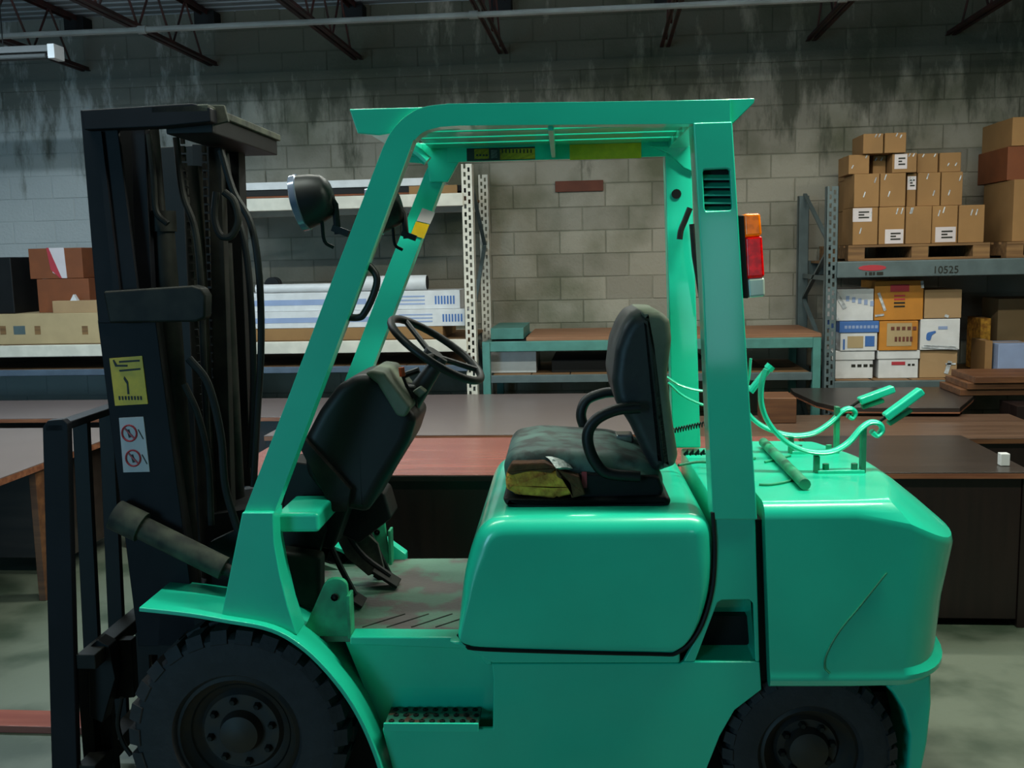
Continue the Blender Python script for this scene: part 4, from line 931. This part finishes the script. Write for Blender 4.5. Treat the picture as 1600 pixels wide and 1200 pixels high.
lv = MB().tube([pf(646, 622, .38), pf(634, 600, .38), pf(628, 585, .38)], .005, 8).build('signal_lever', 'plastic', sc)
MB().tube([pf(629, 588, .38), pf(627, 574, .38)], .010, 10).build('lever_knob', 'orange', sc)
MB().tube([pf(600, 597, .5), pf(655, 578, .5)], .011, 8).build('direction_lever', 'plastic', sc)
tp([(644, 612), (655, 605), (665, 613), (655, 622)], .37, .42, 'key_switch', 'pale', sc, .004)
# lever bracket and pedals
tp([(462, 688), (474, 684), (548, 765), (542, 800), (520, 800)], .27, .30, 'lever_plate', 'grime', F)
tp([(452, 720), (520, 730), (545, 790), (520, 860), (470, 850), (440, 790)], .36, .5, 'valve_block', 'black', F, .01)
tp([(540, 750), (600, 770), (612, 810), (560, 850), (520, 830)], .55, .7, 'pump_housing', 'black', F, .01)
for Y, pts in ((.40, [(500, 790, 0), (520, 860, 0), (555, 930, 0)]), (.6, [(520, 790, 0), (560, 860, 0), (610, 900, 0)]), (.72, [(560, 800, 0), (590, 860, 0), (612, 905, 0)])):
    pd = MB().tube(smooth_path([pf(x, y, Y) for x, y, _ in pts], 5), .011, 8).build('pedal_arm', 'black', F)
    e = pf(pts[-1][0], pts[-1][1], Y); MB().beam(e+Vector((-.06, 0, .03)), e+Vector((.03, 0, -.03)), .09, .012).build('pedal_pad', 'grime', pd, bevel=.003)
tp([(520, 830), (560, 822), (590, 850), (600, 890), (575, 900), (540, 870)], .66, .68, 'kick_panel', 'dust', F)
tp([(440, 900), (500, 880), (560, 900), (580, 950), (540, 1000), (450, 960)], .8, .83, 'inner_fender', 'floorplate', F)
tp([(430, 860), (500, 870), (500, 960), (440, 940)], .22, .3, 'brake_reservoir', 'grime', F, .015)
# side hinge brackets
def bracket(pts, Y, m='greend'):
    q = rp(P(pts, Y), [.0, .035, .035, .0], 5); o = MB().prism(q, Y, Y+.02).build('step_bracket', m, F, bevel=.004)
    xs = max(p[0] for p in q); zs_ = [p[1] for p in q]
    MB().box(xs-.005, xs+.006, Y-.02, Y+.04, min(zs_), max(zs_)-.05).build('flange', m, o, bevel=.003)
    cx_ = sum(p[0] for p in q)/len(q); MB().lathe([(.012, -.008), (.012, 0), (0, -.008)], (cx_, Y, max(zs_)-.06), 8).build('bolt', 'grime', o, smooth=0); return o
bracket([(470, 995), (510, 903), (542, 905), (548, 995)], .12)
bracket([(580, 905), (575, 808), (600, 808), (612, 905)], .88)
tp([(598, 840), (634, 866), (634, 880), (590, 880)], .93, .98, 'far_fender_tip', G0, F)
# ---- seat
SY0, SY1 = .20, .72
bk = P([(975, 512), (988, 494), (1010, 486), (1024, 492), (1032, 540), (1040, 640), (1048, 725), (1038, 738), (1022, 738), (1003, 705), (985, 665), (962, 630), (956, 596), (962, 545)], SY0)
seat = MB().rprism(rp(bk, .015, 3), SY0, SY1, .038, 6).build('seat', 'vinyl', F, smooth=50)
sh = P([(1002, 487), (1034, 488), (1047, 500), (1050, 530), (1043, 590), (1052, 660), (1060, 712), (1055, 728), (1036, 735), (1024, 640), (1012, 540)], SY0)
MB().rprism(rp(sh, .01, 3), SY0+.002, SY1-.01, .02, 5).build('backrest_shell', 'pale', seat, smooth=50)
base = P([(784, 779), (905, 781), (1044, 777), (1050, 784), (1046, 793), (1034, 801), (815, 803), (790, 792)], SY0-.05)
MB().rprism(rp(base, .012, 3), SY0-.045, SY1+.04, .02, 4).build('seat_pan', 'black', seat, smooth=50)
cu = P([(788, 752), (785, 728), (798, 710), (840, 703), (960, 710), (1010, 724), (1035, 740), (1040, 760), (1030, 784), (900, 788), (798, 780)], SY0)
cush = MB().rprism(rp(cu, .02, 4), SY0, SY1, .06, 6).build('seat_cushion', 'vinylt', seat, smooth=50)
sd = P([(905, 738), (1030, 745), (1038, 765), (1030, 782), (905, 780)], SY0-.012)
MB().rprism(rp(sd, .01, 3), SY0-.014, SY0+.05, .012, 3).build('cushion_side', 'black', seat, smooth=50)
# torn foam: lumpy block
fo = P([(790, 742), (800, 728), (850, 728), (880, 733), (906, 745), (903, 768), (870, 776), (810, 772), (792, 762)], SY0-.01)
fb = MB().rprism(rp(fo, .012, 4), SY0-.034, SY0+.12, .02, 6); rnd = random.Random(3)
fb.v = [(x+rnd.uniform(-.003, .003), y+rnd.uniform(-.006, .004), z+rnd.uniform(-.003, .003)) for x, y, z in fb.v]
fb.build('torn_foam', 'foam', seat, smooth=60)['label'] = 'yellow exposed foam'
fo = P([(792, 735), (800, 722), (850, 720), (870, 728), (862, 737), (830, 733), (800, 740)], SY0-.014)
MB().rprism(rp(fo, .006, 3), SY0-.042, SY0+.02, .006, 3).build('torn_cover', 'foamd', seat)
fo = P([(868, 728), (884, 735), (905, 742), (915, 770), (893, 776), (888, 752), (870, 742)], SY0-.014)
MB().rprism(rp(fo, .006, 3), SY0-.042, SY0+.02, .006, 3).build('torn_cover', 'foamd', seat)
v = pf(912, 748, SY0-.02); MB().box(v.x-.006, v.x+.01, SY0-.018, SY0-.01, v.z-.03, v.z+.02).build('fabric_tag', 'redink', seat, smooth=0)
tpz = smooth_path([pf(828, 703, .30), pf(850, 708, .26), pf(868, 715, .22), pf(882, 732, .165)], 4)
MB().tube(tpz, .012, 6, flat=(.03, .004)).build('tape_patch', 'tape', seat, smooth=0)
def hip(pts, Y, r=.020): MB().tube(smooth_path([pf(x, y, Y) for x, y in pts], 6), r, 12).build('hip_guard', 'plastic', seat)
hip([(1000, 637), (965, 640), (935, 653), (920, 672), (919, 695), (930, 722), (950, 740), (1000, 745)], SY0-.035, .018)
hip([(965, 612), (940, 615), (917, 625), (908, 645), (912, 665), (928, 695), (950, 715)], SY1+.0, .019)
v = pf(975, 685, .55)
bu = MB().box(v.x-.03, v.x+.03, .51, .59, v.z-.035, v.z+.02).build('seat_belt_buckle', 'chrome', seat, bevel=.008)
v = pf(955, 690, .55); MB().tube([v, v+Vector((-.0, 0, -.06))], .008, 6).build('belt_stalk', 'kraft', seat)
# spring cable
n = 90; sp = [pf(1052, 673, .6).lerp(pf(1112, 660, .6), k/n)+Vector((0, .009*math.cos(k*1.0), .009*math.sin(k*1.0))) for k in range(n)]
MB().tube(sp, .0025, 5).build('coil_spring', 'black', seat)
# ---- gas bottle cradle on the counterweight
def strap(pts, Y, w, th, nm='cradle_band', par=None, m=G0):
    return MB().tube(smooth_path([pf(x, y, Y) for x, y in pts], 6), 1, 10, flat=(w, th)).build(nm, m, par)
YN_, YF_ = .45, .78
cb = strap([(1197, 577), (1190, 600), (1190, 632), (1202, 662), (1228, 690), (1262, 705), (1298, 706), (1325, 692), (1345, 670), (1360, 660), (1374, 662), (1378, 672), (1370, 680), (1362, 674)], YN_, .022, .009, 'bottle_cradle', F)
strap([(1164, 640), (1178, 656), (1200, 670), (1235, 680), (1270, 677), (1298, 660), (1315, 643), (1328, 638), (1336, 644), (1332, 653), (1325, 650)], YF_, .022, .009, 'cradle_band', cb)
strap([(1040, 588), (1065, 603), (1100, 611), (1140, 611), (1172, 604)], YF_, .012, .005, 'hold_down_strap', cb)
strap([(1044, 598), (1070, 620), (1110, 635), (1150, 630), (1168, 600), (1173, 560)], YF_+.06, .010, .005, 'hold_down_strap', cb)
MB().tube([pf(1172, 612, .6), pf(1203, 573, .6)], .013, 10).build('strap_bolt', G0, cb)
MB().tube([pf(1200, 577, .6), pf(1205, 571, .6)], .017, 10).build('strap_nut', G0, cb)
for (x0_, y0_, x1_, y1_, Y) in ((1383, 652, 1440, 610, YN_), (1342, 627, 1396, 607, YF_)):
    a, b2 = pf(x0_, y0_, Y), pf(x1_, y1_, Y); lt = MB().beam(a, b2, .045, .026).build('latch_handle', G0, cb, bevel=.006); m_ = a.lerp(b2, .55)
    MB().beam(a+Vector((.01, 0, -.022)), m_+Vector((.02, 0, -.022)), .03, .015).build('latch_body', 'greend', cb, bevel=.004)
    MB().tube([a, a+Vector((-.03, 0, -.02))], .006, 8).build('latch_pin', 'grime', cb)
for Y, xs2, yt, yb2 in ((YN_, (1276, 1349), 712, 729), (YF_, (1236, 1308), 681, 697)):
    z0 = ztp
    for x_, top in ((xs2[0], yt), (xs2[1], yt-46)):
        a = pf(x_, top, Y); MB().box(a.x-.008, a.x+.008, Y-.015, Y+.015, z0, a.z).build('cradle_leg', 'greend', cb, bevel=.002)
    a, b2 = pf(xs2[0], yb2, Y), pf(xs2[1], yb2, Y); MB().box(a.x, b2.x, Y-.02, Y+.02, z0, z0+.010).build('cradle_foot', G0, cb, bevel=.002)
    for x_ in (a.x+.03, b2.x-.03): MB().lathe([(.011, 0), (.011, .022), (0, .022)], (x_, Y, z0+.008), 6, 'Z').build('bolt', 'greend', cb, smooth=0)
a, b2 = pfz(1193, 691, ztp+.02), pfz(1258, 757, ztp+.02)
MB().tube([a, b2], .018, 12).build('cradle_crossbar', 'greend', cb)
def line_on_top(pts, r, nm, m): MB().tube(smooth_path([pfz(x, y, ztp+r) for x, y in pts], 5), r, 8).build(nm, m, cb)
line_on_top([(1186, 757), (1205, 757), (1232, 752), (1240, 747)], .004, 'bar_shadow_line', 'greend')  # thin dark tubes stand in for shadow lines of the roof bars
line_on_top([(1195, 722), (1215, 717), (1235, 712)], .004, 'bar_shadow_line', 'greend')
line_on_top([(1060, 727), (1090, 722), (1120, 722), (1180, 716)], .005, 'bar_shadow_line', 'greend')
